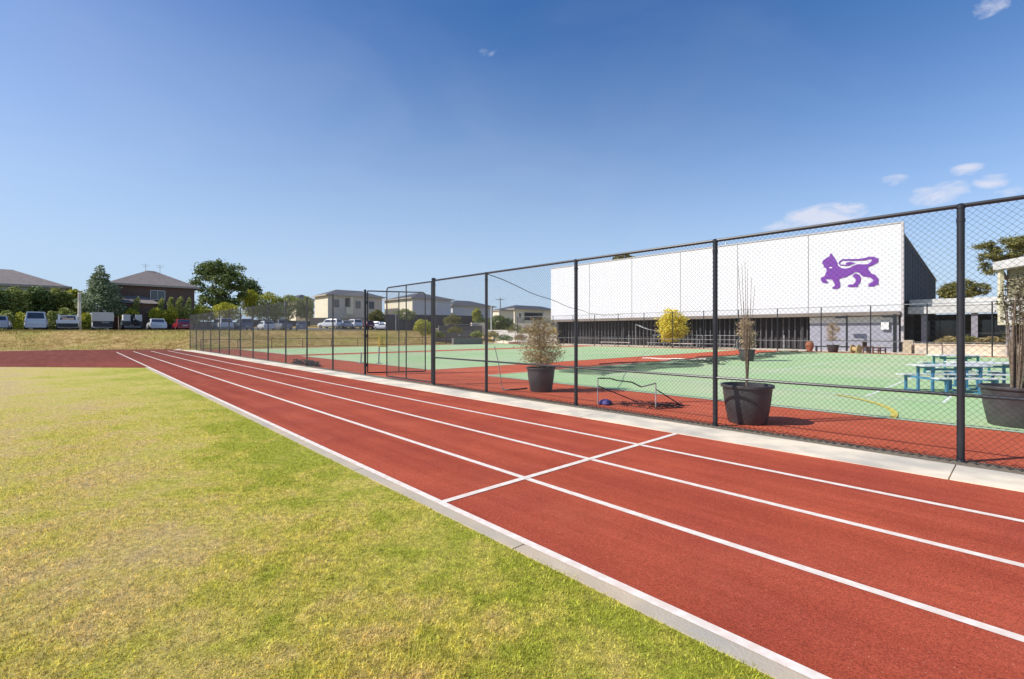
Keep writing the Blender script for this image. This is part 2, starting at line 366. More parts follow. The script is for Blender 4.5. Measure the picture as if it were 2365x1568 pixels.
# lane lines
mb = MB()
def strip(mb, t0, t1, n0, n1, z=.0080, seg=6):
    ns_ = max(1, int(abs(t1-t0)/seg))
    for i in range(ns_):
        a = t0+(t1-t0)*i/ns_; b = t0+(t1-t0)*(i+1)/ns_
        mb.add([tn(a, n0, z), tn(b, n0, z), tn(b, n1, z), tn(a, n1, z)], [(3, 2, 1, 0)])
strip(mb, -60, 46.5, N_IN-.062, N_IN+.006, z=.014)
for n in (N_L2, N_L3, N_L4): strip(mb, -60, 47.5, n-.036, n+.036)
tL = to_tn(G(1214, 1106))[0]; tA = to_tn(G(1022.5, 1161))[0]; tB = to_tn(G(1561.7, 1002.3))[0]
a0, a1 = tn(tA, N_IN+.007, .0105), tn(tB, N_OUT-.02, .0105)
dd = (a1-a0).normalized()*.036; pp = Vector((-dd.y, dd.x, 0))
mb.add([a0-pp, a1-pp, a1+pp, a0+pp], [(0, 1, 2, 3)])
ll = struct('lane_lines', mb, M_LINE)
# white painted edge of the far bend (left)
mb = MB(); e0, e1 = G(0, 851.5), G(28, 850.5); dd = (e1-e0).normalized()
for k in range(12):
    a = e0+dd*(-k*1.5-0); b = e0+dd*(-k*1.5-1.5); off = Vector((0, -.12, 0))
    mb.add([a.xyz+Vector((0, 0, .008)), b+Vector((0, 0, .008)), b+off+Vector((0, 0, .008)), a+off+Vector((0, 0, .008))], [(0, 1, 2, 3)])
mb.add([e1+Vector((0, 0, .008)), e0+Vector((0, 0, .008)), e0+Vector((0, -.12, .008)), e1+Vector((0, -.03, .008))], [(0, 1, 2, 3)])
struct('bend_line', mb, M_LINE)
# inner kerb and outer kerb: cast slabs with open joints
def slabs(t0, t1, n0, n1, z0, z1, L, off=0):
    mb = MB(); t = t0+off
    while t < t1:
        b = min(t+L-.012, t1)
        c = [tn(t, n0), tn(t, n1), tn(b, n1), tn(b, n0)]
        mb.add([Vector((p.x, p.y, z)) for z in (z0, z1) for p in c], [(4, 5, 6, 7), (0, 1, 5, 4), (1, 2, 6, 5), (2, 3, 7, 6), (3, 0, 4, 7)])
        t += L
    return mb
def joints(t0, x, y, L): return 0
tj = to_tn(G(1187, 1268))[0]
mb = slabs(tj-30*2.6, 25.8, N_IN-.165, N_IN-.055, -.05, .010, 2.6); struct('inner_kerb', mb, M_CONC)
tj2 = to_tn(G(2197, 1092))[0]
mb = slabs(tj2-4.9*12, 47.0, N_OUT+.002, N_OUT+.76, -.05, .018, 4.9)
prev = [tn(47.0, N_OUT+.002), tn(47.0, N_OUT+.76)]
for (q, wd) in zip([tn(48.3, N_OUT-.6)]+edge_far, (.7, .5, .4, .35, .35)):
    dirn = Vector((.2, 1, 0)).normalized()
    cur = [q, q+Vector((0, wd, 0))]
    mb.add([p+Vector((0, 0, .02)) for p in (prev[0], cur[0], cur[1], prev[1])], [(0, 1, 2, 3)]); prev = cur
struct('outer_kerb', mb, M_CONC2)
mb = MB(); strip(mb, -60, 47.4, N_OUT+.76, N_FEN+.10, .012); struct('fence_line_grit', mb, M_DIRT)

# courts
C_N0, C_N1, C_FAR = 10.6, 40.9, 41.5
mb = MB(); mb.poly([tn(-45, N_FEN+.10), tn(-45, 42.2), tn(48.1, 42.2), tn(48.1, N_FEN+.10)], .005)
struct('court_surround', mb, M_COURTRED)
mb = MB()
def rect_tn(t0, t1, n0, n1, z):
    return [tn(t0, n0, z), tn(t0, n1, z), tn(t1, n1, z), tn(t1, n0, z)]
for (t0, t1) in ((-40, 12.9), (16.3, 31.2), (33.3, 46.6)):
    P = rect_tn(t0, t1, C_N0, C_N1, .009); mb.add(P, [(0, 1, 2, 3)])
o = struct('court_surface', mb, M_COURTGREEN)
mb = MB()
def courtlines(tc, nc, z=.013, w_=.032):
    hw, sw, hl, sv = 5.485, 4.115, 11.885, 6.40
    def along_n(t, n0, n1): mb.add(rect_tn(t-w_, t+w_, n0, n1, z), [(0, 1, 2, 3)])
    def along_t(n, t0, t1): mb.add(rect_tn(t0, t1, n-w_, n+w_, z+.003), [(0, 1, 2, 3)])
    for s_ in (-1, 1):
        along_n(tc+s_*hw, nc-hl, nc+hl); along_n(tc+s_*sw, nc-hl, nc+hl)
        along_t(nc+s_*hl, tc-hw, tc+hw); along_t(nc+s_*sv, tc-sw, tc+sw)
    along_n(tc, nc-sv, nc+sv)
for tc_ in (6.7, 23.8, 40.0, -8.5): courtlines(tc_, 25.75)
# pale worn edging round the painted rectangles
for (t0, t1) in ((-40, 12.9), (16.3, 31.2), (33.3, 46.6)):
    for (n0, n1) in ((C_N0, C_N0+.05), (C_N1-.05, C_N1)): mb.add(rect_tn(t0, t1, n0, n1, .020), [(0, 1, 2, 3)])
    mb.add(rect_tn(t1-.06, t1, C_N0, C_N1, .024), [(0, 1, 2, 3)]); mb.add(rect_tn(t0, t0+.06, C_N0, C_N1, .024), [(0, 1, 2, 3)])
struct('court_lines', mb, M_CLINE)
mb = MB()   # yellow arc of a ball-game circle
pa = to_tn(G(2065, 962)); pb = to_tn(G(2015, 926))
cx_, cy_ = pa[0]+2.6, pa[1]-.35; rad = math.hypot(pa[0]-cx_, pa[1]-cy_)
cx_, cy_ = 5.3, 10.65; rad = math.hypot(pa[0]-cx_, pa[1]-cy_)
K = 26; a_s, a_e = math.pi, math.pi*.70
for k in range(K):
    a, b = (a_s+(a_e-a_s)*q/K for q in (k, k+1)); P = []
    for (aa, rr) in ((a, rad-.05), (b, rad-.05), (b, rad+.05), (a, rad+.05)): P.append(tn(cx_+rr*math.cos(aa), cy_+rr*math.sin(aa), .024))
    mb.add(P, [(3, 2, 1, 0)])
struct('court_arc', mb, M_YLINE)
# path by the hall and car park
mb = MB(); mb.add(rect_tn(-45, 48, 42.25, 47, .008), [(0, 1, 2, 3)]); struct('hall_path', mb, M_CONC2)
mb = MB(); vv = []; ff = []; tt = np.arange(66, 92, 2.0); nn2 = np.arange(-70, 90, 4.0)
for a in tt:
    for b in nn2: p = tn(a, b); vv.append((p.x, p.y, hgt(p.x, p.y)+.10))
for i in range(len(tt)-1):
    for j in range(len(nn2)-1): q = i*len(nn2)+j; ff.append((q, q+1, q+len(nn2)+1, q+len(nn2)))
mb.add(vv, ff); o = struct('car_park', mb, M_ASPH)
for ob in ('court_surface', 'court_lines', 'court_surround', 'hall_path', 'car_park', 'lane_lines', 'fence_line_grit', 'lawn', 'running_track', 'bend_line'):
    me = bpy.data.objects[ob].data; bm = bmesh.new(); bm.from_mesh(me)
    for f in bm.faces:
        if f.normal.z < 0: f.normal_flip()
    bm.to_mesh(me); bm.free()

# turf blades near the camera (one 'stuff' object)
def grass_blades():
    pts = []
    total = 800000
    r = .9+ (rng.random(total)**1.6)*17
    a = rng.uniform(R(-52), R(34), total)
    x = r*np.sin(a); y = r*np.cos(a)
    n = x*DN.x+y*DN.y; t = x*D1.x+y*D1.y
    edge = N_IN-.155+.012*np.sin(t*7)+.012*np.sin(t*23+1)
    keep = (n < edge) & (t < 25) & (y > .6)
    x, y, n = x[keep], y[keep], n[keep]; k = len(x)
    h = rng.uniform(.007, .021, k)*(1+.35*np.sin(x*3.1)*np.sin(y*2.3)); wd = rng.uniform(.0011, .0025, k)*(1+np.hypot(x, y)*.16); h *= np.clip((18-np.hypot(x, y))/9, .25, 1)
    th = rng.uniform(0, 2*np.pi, k); lean = rng.uniform(.1, 1.0, k)*h; lt = rng.uniform(0, 2*np.pi, k)
    V = np.zeros((k, 3, 3))
    V[:, 0, 0] = x-np.cos(th)*wd; V[:, 0, 1] = y-np.sin(th)*wd; V[:, 1, 0] = x+np.cos(th)*wd; V[:, 1, 1] = y+np.sin(th)*wd
    V[:, 2, 0] = x+np.cos(lt)*lean; V[:, 2, 1] = y+np.sin(lt)*lean; V[:, 2, 2] = h; V[:, :2, 2] = .001
    me = bpy.data.meshes.new('grass'); me.vertices.add(k*3); me.vertices.foreach_set('co', V.reshape(-1))
    me.loops.add(k*3); me.loops.foreach_set('vertex_index', np.arange(k*3)); me.polygons.add(k)
    me.polygons.foreach_set('loop_start', np.arange(k)*3); me.polygons.foreach_set('loop_total', np.full(k, 3)); me.materials.append(M_BLADE)
    me.update(); me.validate(); o = bpy.data.objects.new('grass', me); scene.collection.objects.link(o)
    tag(o, 'short mown grass blades of the sports field beside the kerb', 'grass', kind='stuff')
grass_blades()

# ================================================================== FENCES
def mesh_panel(mb, p0, u, L, z0, z1, pitch=.05, r=.0016):
    """diamond wire: p0 start, u unit vector along, clipped diagonals"""
    H = z1-z0; nrm = Vector((-u.y, u.x, 0)); step = pitch*math.sqrt(2)
    for sgn in (1, -1):
        k = -H if sgn > 0 else 0
        k = math.ceil((-H)/step)*step if sgn > 0 else math.ceil(0/step)*step
        end = L if sgn > 0 else L+H
        while k < end:
            # line x = k + sgn*z
            if sgn > 0: za, zb = max(0, -k), min(H, L-k)
            else: za, zb = max(0, k-L), min(H, k)
            if zb-za > .01:
                a = p0+u*(k+sgn*za)+Vector((0, 0, z0+za))+nrm*(.0018*sgn); b = p0+u*(k+sgn*zb)+Vector((0, 0, z0+zb))+nrm*(.0018*sgn)
                d = (b-a).normalized(); s1 = d.cross(nrm)*r; s2 = nrm*r
                o_ = len(mb.v); vs = []
                for p in (a, b): vs += [p+s1, p-s1*.5+s2*.87, p-s1*.5-s2*.87]
                mb.v += [tuple(v) for v in vs]
                mb.f += [(o_, o_+1, o_+4, o_+3), (o_+1, o_+2, o_+5, o_+4), (o_+2, o_, o_+3, o_+5)]; mb.mi += [0]*3
            k += step
SP = 2.93; t_first = to_tn(at(2218, 1))[0]
def t_at(x, n=N_FEN):   # t where the pixel column x meets the plane n
    X = (x-1182)/1097; s = n/(X*DN.x+DN.y); return s*(X*D1.x+D1.y)
T0 = t_at(2218)
posts = [T0+SP*k for k in range(-3, 4)]          # up to x ~ 1120
T_G1, T_G2, T_G0 = t_at(1001), t_at(893), t_at(843)
far_posts = [T_G0+SP*k*.985 for k in range(0, 13)]
H_F = 3.04
fence = empty('court_fence', tn(T0, N_FEN), 0, 'tall black chain link fence running beside the running track', 'fence')
def post(x_t, n, h, r, par, z0=0, cap=True, m=M_BLACK):
    mb = MB(); p = tn(x_t, n); mb.tube([p+Vector((0, 0, z0-.02)), p+Vector((0, 0, h))], r, 12)
    if cap: mb.lathe([(r*1.18, h-.03), (r*1.18, h+.006), (r*.6, h+.028), (.001, h+.032)], p, 12); mb.lathe([(r*1.15, h-.19), (r*1.15, h-.155)], p, 12); mb.lathe([(r*1.5, z0), (r*1.25, z0+.03), (r, z0+.035)], p, 12)
    return mb.build('post', m, par, world=True, smooth=True)
for t in posts: post(t, N_FEN, H_F, .038, fence)
post(T_G1, N_FEN, H_F+.05, .055, fence)
for t in far_posts: post(t, N_FEN, H_F, .034 if t > T_G0 else .042, fence)
U = Vector((D1.x, D1.y, 0))
mb = MB(); mb.tube([tn(posts[0], N_FEN, H_F), tn(T_G1, N_FEN, H_F)], .026, 8); mb.build('top_rail', M_BLACK, fence, True, True)
mb = MB(); mb.tube([tn(posts[0], N_FEN, .80), tn(T_G1, N_FEN, .80)], .021, 8); mb.build('mid_rail', M_BLACK, fence, True, True)
# mesh per bay, with a slack ruffled bottom selvedge
allp = sorted(posts)+[T_G1]
for i in range(len(allp)-1):
    mb = MB(); mesh_panel(mb, tn(allp[i], N_FEN-.032), U, allp[i+1]-allp[i], .03, H_F-.01, r=.0016)
    L = allp[i+1]-allp[i]; k = 0; 
    for q in range(int(L/.09)):       # rolled surplus mesh along the foot of the fence
        a = allp[i]+q*.09
        for zz, w_ in ((.012, .05), (.03, .03), (.05, .045)):
            j = random.uniform(-.02, .02)
            mb.tube([tn(a, N_FEN-.03-w_+j, zz), tn(a+.05, N_FEN-.03+w_*.6, zz+.02+j*.5), tn(a+.1, N_FEN-.03-w_*.7-j, zz)], .0042, 3, cap=False)
    mb.build('wire_mesh', M_WIRE, fence, True)
for i in range(len(far_posts)-1):
    mb = MB(); mesh_panel(mb, tn(far_posts[i], N_FEN-.032), U, far_posts[i+1]-far_posts[i], .03, H_F-.02, r=.0016)
    for zz in (.03, H_F-.02): mb.tube([tn(far_posts[i], N_FEN-.034, zz), tn(far_posts[i+1], N_FEN-.034, zz)], .003, 4)
    mb.build('wire_mesh', M_WIRE, fence, True)
# gate leaves
def gate(root_loc, rz, L, label, zb=.07, name='fence_gate', htop=None):
    g = empty(name, root_loc, rz, label, 'gate', 'gate leaves of the court fence')
    htop = htop or H_F-.02; mb = MB(); rr = .022; c = .12
    arc = [(L-c+c*math.sin(a), 0, htop-c+c*math.cos(a)) for a in np.linspace(0, math.pi/2, 7)]
    mb.tube([(0.03, 0, zb), (0.03, 0, htop)], rr, 8); mb.tube([(0.03, 0, htop)]+arc+[(L, 0, zb)], rr, 8); mb.tube([(0.03, 0, zb), (L, 0, zb)], rr, 8)
    mb.build('frame', M_BLACK, g, smooth=True)
    mb = MB(); mb.tube([(L*.54, 0, zb), (L*.54, 0, htop)], rr*.9, 8); mb.build('brace', M_BLACK, g, smooth=True)
    mb = MB(); mesh_panel(mb, Vector((0.03, .02, 0)), Vector((1, 0, 0)), L-.04, zb, htop-.02, r=.0016); mb.build('wire_mesh', M_WIRE, g)
    for zz in (.35, 1.4, 2.6): mb = MB(); mb.tube([(0, 0, zz-.05), (0, 0, zz+.05)], .035, 8); mb.build('hinge', M_BLACK, g)
    return g
ang1 = math.atan2(D1.y, D1.x)
gate(tn(T_G1+.07, N_FEN), ang1, (T_G2-T_G1)-.07, 'closed chain link gate leaf in line with the fence, round upper corner')
popen = G(968, 862); pin = tn(T_G0, N_FEN); dv = popen-pin
gate(tn(T_G0, N_FEN+.06), math.atan2(dv.y, dv.x), 2.1, 'chain link gate leaf swung open into the red court surround', htop=H_F-.02)

# far court fence in front of the hall, lighter posts
ff_ = empty('far_court_fence', tn(0, C_FAR), 0, 'tall chain link fence along the far side of the courts before the white hall', 'fence')
tf = [1.4+3.03*k for k in range(-3, 15)]
for t in tf: post(t, C_FAR, 3.4, .036, ff_)
mb = MB(); mb.tube([tn(tf[0], C_FAR, 3.4), tn(tf[-1], C_FAR, 3.4)], .026, 6); mb.build('top_rail', M_GREY, ff_, True, True)
mb = MB(); mb.tube([tn(tf[0], C_FAR, .85), tn(tf[-1], C_FAR, .85)], .02, 6); mb.build('mid_rail', M_GREY, ff_, True, True)
for i in range(0, len(tf)-1):
    mb = MB(); mesh_panel(mb, tn(tf[i], C_FAR-.03), U, tf[i+1]-tf[i], .03, 3.38, pitch=.1, r=.0022); mb.build('wire_mesh', M_WIRE, ff_, True)
# low back rail at the end of the courts
lf = empty('low_rail_fence', tn(48.1, 24), 0, 'low brown rail fence at the foot of the dry grass bank', 'fence')
M_RUST = mat('weathered_brown_rail', (.13, .075, .05), (.18, .11, .07), 6, .8)
nl = [8.1+2.82*k for k in range(12)]
for n_ in nl:
    mb = MB(); p = tn(48.1, n_); mb.tube([p, p+Vector((0, 0, .9))], .035, 8); mb.build('post', M_RUST, lf, True)
for zz in (.87, .12):
    mb = MB(); mb.tube([tn(48.1, nl[0], zz), tn(48.1, nl[-1], zz)], .028, 6); mb.build('rail', M_RUST, lf, True)

# ================================================================== HALL
M_HALL, t_, b_ = newmat('white_wall_cladding')
g_ = t_.nodes.new('ShaderNodeTexCoord'); wv = t_.nodes.new('ShaderNodeTexWave'); wv.inputs['Scale'].default_value = 5.0
t_.links.new(g_.outputs['Object'], wv.inputs['Vector']); bp = t_.nodes.new('ShaderNodeBump'); bp.inputs['Distance'].default_value = .01; bp.inputs['Strength'].default_value = .6
t_.links.new(wv.outputs['Fac'], bp.inputs['Height']); t_.links.new(bp.outputs[0], b_.inputs['Normal'])
nz_ = t_.nodes.new('ShaderNodeTexNoise'); nz_.inputs['Scale'].default_value = .5; nz_.inputs['Detail'].default_value = 9; nz_.inputs['Roughness'].default_value = .7; t_.links.new(g_.outputs['Object'], nz_.inputs['Vector'])
rp = t_.nodes.new('ShaderNodeValToRGB'); rp.color_ramp.elements[0].color = (.66, .66, .69, 1); rp.color_ramp.elements[1].color = (.76, .755, .77, 1)
t_.links.new(nz_.outputs['Fac'], rp.inputs[0]); t_.links.new(rp.outputs[0], b_.inputs['Base Color']); b_.inputs['Roughness'].default_value = .6
M_SIDE = mat('dark_side_cladding', (.035, .038, .048), (.05, .052, .062), 2, .6)
M_PURPLE = mat('purple_emblem', (.16, .035, .30), (.17, .04, .32), 3, .5)
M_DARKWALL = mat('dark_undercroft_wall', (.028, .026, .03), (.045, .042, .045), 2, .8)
M_SOFFIT = mat('brown_soffit', (.20, .16, .13), (.24, .2, .17), 2, .7)
M_LILAC = mat('grey_roller_wall', (.30, .30, .36), (.34, .34, .40), 2, .6)
HN = 46.0
hall = empty('sports_hall', tn(24, HN), ROT_N-math.pi/2, 'long white windowless sports hall with a purple lion on its wall', 'building')
hall_x = lambda t: -(t-24)  # unused helper
def H(t, n, z): return tn(t, n, z)
tL_, tR_ = t_at(1272, HN), t_at(2080, HN)
def boxtn(mb, t0, t1, n0, n1, z0, z1):
    P = [tn(t0, n0), tn(t0, n1), tn(t1, n1), tn(t1, n0)]
    mb.add([Vector((p.x, p.y, z)) for z in (z0, z1) for p in P], [(3, 2, 1, 0), (4, 5, 6, 7), (0, 1, 5, 4), (1, 2, 6, 5), (2, 3, 7, 6), (3, 0, 4, 7)])
ZT, ZB = 9.78, 3.12
mb = MB(); boxtn(mb, tR_, tL_, HN, HN+.25, ZB, ZT); mb.build('facade', M_HALL, hall, True)
for x in (1361, 1458.6, 1570.7, 1703, 1866):
    mb = MB(); t = t_at(x, HN); boxtn(mb, t-.03, t+.03, HN-.012, HN-.001, ZB+.02, ZT-.02); mb.build('panel_joint', M_GREY, hall, True)
mb = MB(); boxtn(mb, tR_-.05, tL_+.03, HN-.06, HN+.28, ZT, ZT+.09); boxtn(mb, tR_-.16, tR_-.002, HN-.05, HN+.3, .8, ZT+.09)
mb.build('edge_flashing', mat('pale_pink_grey_trim', (.52, .47, .47), (.5, .46, .46), 2, .5), hall, True)
# dark side wall + roof
n_b = 66.7; zf = 9.1; zb_ = 6.84
mb = MB(); vs_ = [tn(tR_+.02, HN+.3, 2.8), tn(tR_+.02, n_b, 2.8), tn(tR_+.02, n_b, zb_), tn(tR_+.02, HN+.3, zf)]
ve_ = [tn(tL_-.2, HN+.3, 2.8), tn(tL_-.2, n_b, 2.8), tn(tL_-.2, n_b, zb_), tn(tL_-.2, HN+.3, zf)]
mb.add(vs_+ve_, [(0, 1, 2, 3), (7, 6, 5, 4), (1, 5, 6, 2)]); mb.build('side_wall', M_SIDE, hall, True)
mb = MB(); boxtn(mb, tR_+.05, tR_+.3, HN+.7, n_b, 0, 2.79); mb.build('lower_side_wall', M_DARKWALL, hall, True)
mb = MB(); mb.add([tn(tR_-.1, HN+.3, zf+.05), tn(tR_-.1, n_b+.2, zb_+.05), tn(tL_, n_b+.2, zb_+.05), tn(tL_, HN+.3, zf+.05)], [(0, 1, 2, 3)]); mb.build('roof', M_STEEL, hall, True)
# seams of the side wall
mb = MB()
for k in range(1, 24):
    n_ = HN+.3+k*.85
    if n_ < n_b-.2: zt = zf+(zb_-zf)*(n_-HN)/(n_b-HN); boxtn(mb, tR_-.02, tR_+.015, n_, n_+.05, 2.9, zt-.05)
mb.build('wall_rib', M_SIDE, hall, True)
# emblem
LION = [(560,240),(600,268),(625,330),(665,360),(690,420),(720,460),(745,505),(772,540),(770,600),(790,650),(830,680),(900,722),(1000,737),(1100,727),(1200,700),(1280,645),(1380,605),(1500,595),(1650,605),(1760,588),(1835,530),(1888,452),(1850,425),(1650,472),(1300,488),(950,482),(875,522),(852,570),(880,608),(1180,625),(1180,652),(865,642),(815,592),(815,530),(868,470),(945,430),(1200,430),(1450,425),(1650,395),(1800,352),(1950,352),(2000,380),(2090,420),(2092,512),(2050,550),(1930,622),(1840,665),(1752,682),(1762,760),(1820,830),(1870,905),(1990,930),(2030,1000),(2092,1050),(2090,1250),(2000,1270),(1960,1312),(1750,1312),(1762,1268),(1820,1200),(1882,1170),(1922,1148),(1925,1100),(1862,1058),(1820,1020),(1600,992),(1545,962),(1482,885),(1400,852),(1320,852),(1262,910),(1150,952),(1050,1012),(900,1042),(830,1070),(832,1150),(862,1230),(860,1320),(800,1382),(700,1400),(605,1382),(600,1340),(688,1290),(680,1230),(632,1150),(580,1082),(382,1078),(440,1140),(482,1182),(452,1202),(340,1212),(270,1172),(240,1120),(230,1032),(300,1000),(368,980),(380,900),(420,830),(420,760),(392,722),(312,692),(342,642),(290,602),(280,520),(312,470),(380,420),(450,372),(512,350),(530,272)]
LEG = [(1270,962),(1310,912),(1400,900),(1480,942),(1520,1020),(1522,1130),(1482,1220),(1432,1262),(1420,1332),(1110,1332),(1100,1280),(1170,1252),(1280,1240),(1340,1180),(1362,1090),(1340,1050),(1280,1012)]
TUFT = [(1020,592),(1060,545),(1180,518),(1290,540),(1330,580),(1230,600),(1180,618),(1100,606)]
def zoom2tz(zx, zy):
    x = (2880+zx/9.096)*.65214; y = (870+zy/9.096)*.65214
    X = (x-1182)/1097; s = (HN-.02)/(X*DN.x+DN.y); return (s*(X*D1.x+D1.y), zat(y, s))
mb = MB()
for pl in (LION, LEG, TUFT):
    q = [zoom2tz(*p) for p in pl]; q3 = [Vector((a, b, 0)) for a, b in q]; tri = tessellate_polygon([q3]); n_ = len(q)
    fr = [tn(a, HN-.045, b) for a, b in q]; bk = [tn(a, HN-.002, b) for a, b in q]
    fs = []
    for t3 in tri:
        A, B, C = (fr[i] for i in t3); fs.append(tuple(t3) if (B-A).cross(C-A).dot(Vector((DN.x, DN.y, 0))) < 0 else tuple(reversed(t3)))
    for i in range(n_): j = (i+1) % n_; fs.append((i, j, n_+j, n_+i))
    mb.add(fr+bk, fs)
mb.build('lion_emblem', M_PURPLE, hall, True)
mb = MB(); ea, eb = zoom2tz(510, 698), zoom2tz(600, 722); boxtn(mb, eb[0], ea[0], HN-.06, HN-.046, eb[1], ea[1]); mb.build('emblem_collar', M_WHITE, hall, True)
# undercroft
tD = t_at(1865, HN); tD0 = t_at(1285, HN)
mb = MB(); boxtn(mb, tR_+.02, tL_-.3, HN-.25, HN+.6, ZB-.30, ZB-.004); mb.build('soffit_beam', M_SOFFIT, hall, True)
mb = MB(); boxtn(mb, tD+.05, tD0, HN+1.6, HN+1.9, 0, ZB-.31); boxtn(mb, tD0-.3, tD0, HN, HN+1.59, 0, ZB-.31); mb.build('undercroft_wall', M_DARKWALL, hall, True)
mb = MB()
for k in range(60):
    t = tD+.3+k*(tD0-tD-.6)/59; boxtn(mb, t-.05, t+.05, HN+.9, HN+1.0, .02, ZB-.32)
mb.build('louvre_screen', mat('dark_timber_louvre', (.09, .085, .09), (.12, .11, .11), 3, .8), hall, True)
for k in range(7):
    t = tD+.6+k*(tD0-tD-1.2)/6; mb = MB(); boxtn(mb, t-.09, t+.09, HN+.62, HN+.80, 0, ZB-.31); mb.build('column', M_DARKWALL, hall, True)
tE = t_at(2072, HN)
mb = MB(); boxtn(mb, tE, tD, HN+.55, HN+.8, 0, ZB-.31); mb.build('roller_wall', M_LILAC, hall, True)
mb = MB(); boxtn(mb, tE+.02, tD-.02, HN+.42, HN+.545, ZB-.86, ZB-.36); mb.build('white_band', M_WHITE, hall, True)
mb = MB(); boxtn(mb, t_at(2050, HN), t_at(2032, HN), HN+.30, HN+.41, 1.72, 2.35); mb.build('notice_panel', M_WHITE, hall, True)
mb = MB()
for zz in (.95, .45): boxtn(mb, tE, t_at(1900, HN), HN+.36, HN+.40, zz, zz+.05)
mb.build('rail', M_GREY, hall, True)
for x in (1452, 1610, 1810):
    t = t_at(x, HN-.6); mb = MB(); mb.tube([tn(t, HN-.6, 0), tn(t, HN-.6, 1.25)], .05, 8)
    tag(mb.build('bollard', M_STEEL), {1452: 'pale bollard before the dark undercroft, nearest the potted tree with wide brown crown', 1610: 'pale bollard before the undercroft right of the yellow tree', 1810: 'pale bollard before the undercroft near its right end'}[x], 'bollard', 'bollards before the undercroft')
# roof plant
rp_ = empty('rooftop_unit', tn(t_at(1684, 50), 50, 9.0), ROT_N, 'grey roof plant with two short masts on top of the white hall', 'roof unit')
mb = MB(); mb.bbox(-.4, .7, -.3, .3, .15, 1.15); mb.bbox(-.5, .8, -.35, .35, 0, .14); mb.build('housing', M_GREY, rp_)
for xx in (-.9, 1.4):
    mb = MB(); mb.tube([(xx, 0, -.1), (xx, 0, 1.75)], .05, 6); mb.bar((xx-.25, 0, 1.2), (xx+.25, 0, 1.2), .08); mb.build('mast', M_WHITE, rp_)

# bent-top lamp posts before the hall
for x, lb in ((1955, 'black square-armed lamp post before the grey roller wall, left one'), (2066, 'thick black lamp post before the right corner of the hall')):
    L_ = empty('lamp_post', tn(t_at(x, HN-1), HN-1), ROT_N-math.pi/2, lb, 'lamp post', 'lamp posts before the hall')
    wd = .12 if x < 2000 else .2
    mb = MB(); mb.bbox(-wd/2, wd/2, -wd/2, wd/2, 0, 2.85); mb.build('pole', M_BLACK, L_)
    mb = MB(); mb.bbox(-.75, -wd/2-.002, -.1, .1, 2.62, 2.8); mb.build('lamp_head', M_BLACK, L_)

# low wing right of the hall
M_FASC = mat('off_white_fascia', (.66, .64, .62), (.58, .57, .55), 1.2, .7, c3=(.5, .49, .47), sc3=.8)
wing = empty('low_wing', tn(0, 48), ROT_N, 'low flat-roofed school wing with white fascia right of the hall', 'building')
tw1, tw0 = tR_-.2, -26
mb = MB(); boxtn(mb, tw0, tw1, 48.3, 62, 3.52, 4.05); mb.build('parapet', M_FASC, wing, True)
mb = MB(); boxtn(mb, tw0, tw1-.0, 47.6, 48.29, 2.92, 3.45); mb.build('fascia', M_FASC, wing, True)
for k in range(9):
    mb = MB(); t = tw1-2.8-k*2.9; boxtn(mb, t-.02, t+.02, 48.28, 48.297, 3.54, 4.03); mb.build('panel_joint', M_GREY, wing, True)
mb = MB(); boxtn(mb, tw0, tw1, 50.5, 50.8, 0, 2.9); mb.build('wall', M_DARKWALL, wing, True)
for k in range(8):
    t = tw1-1.6-k*3.0; mb = MB(); boxtn(mb, t-1.15, t+1.15, 50.42, 50.49, .9, 2.5); fr = mb.build('window', M_BLACK, wing, True)
    mb = MB(); boxtn(mb, t-1.08, t-.03, 50.39, 50.415, .97, 2.43); boxtn(mb, t+.03, t+1.08, 50.39, 50.415, .97, 2.43); g2 = mb.build('pane', M_GLASS); g2.parent = fr; inv = (wing.matrix_basis).inverted()
    g2.data.transform(inv)
for x in (2134, 2250, 2330):
    t = t_at(x, 48); mb = MB(); boxtn(mb, t-.17, t+.17, 47.85, 48.15, 0, 2.91); mb.build('column', mat('lilac_column%d' % x, (.30, .27, .31), (.25, .23, .27), 2, .6), wing, True)
mb = MB(); boxtn(mb, t_at(2330, 42.7)-8, t_at(2112, 42.7), 42.6, 42.85, -.02, .66); boxtn(mb, t_at(2330, 42.7)-8, t_at(2112, 42.7)+.03, 42.55, 42.9, .664, .74)
tag(mb.build('retaining_wall', M_CONC2), 'low pale retaining wall with a capping before the dark school wing', 'wall')
mb = MB(); boxtn(mb, t_at(2110, 44), t_at(2086, 44), 43.6, 44.2, -.02, .95); boxtn(mb, t_at(2106, 43.5), t_at(2090, 43.5), 43.1, 43.58, -.02, .6)
tag(mb.build('planter_box', M_CONC), 'stepped concrete planter block at the foot of the hall corner', 'planter')

# classroom corner at the far right
cb = empty('classroom_block', Vector((32.7, 32.0, 0)), math.atan2(-.975, -.222), 'cream raised classroom corner with white roof edge at the far right', 'building')
M_CREAM = mat('cream_panel', (.68, .62, .44), (.62, .57, .42), 2, .7)
mb = MB(); mb.bbox(-.1, 5.2, -.2, 9, 5.70, 6.25); mb.build('roof_edge', M_FASC, cb)
mb = MB(); mb.bbox(.15, 4.8, .5, 8.6, 2.2, 5.69); mb.build('wall', mat('olive_wall', (.22, .2, .13), (.28, .25, .17), 1.5, .8), cb)
mb = MB(); mb.bbox(0, .22, 0, .22, 2.0, 5.69); mb.bbox(.222, 3.0, 0, .22, 2.0, 2.16); mb.build('post_frame', M_CREAM, cb)
mb = MB(); mb.bbox(.4, 2.4, .1, .16, 2.17, 3.7); mb.build('panel', M_FASC, cb)
mb = MB(); mb.bbox(.5, 4.5, 1.0, 8, .0, 2.19); mb.build('lower_wall', M_DARKWALL, cb)

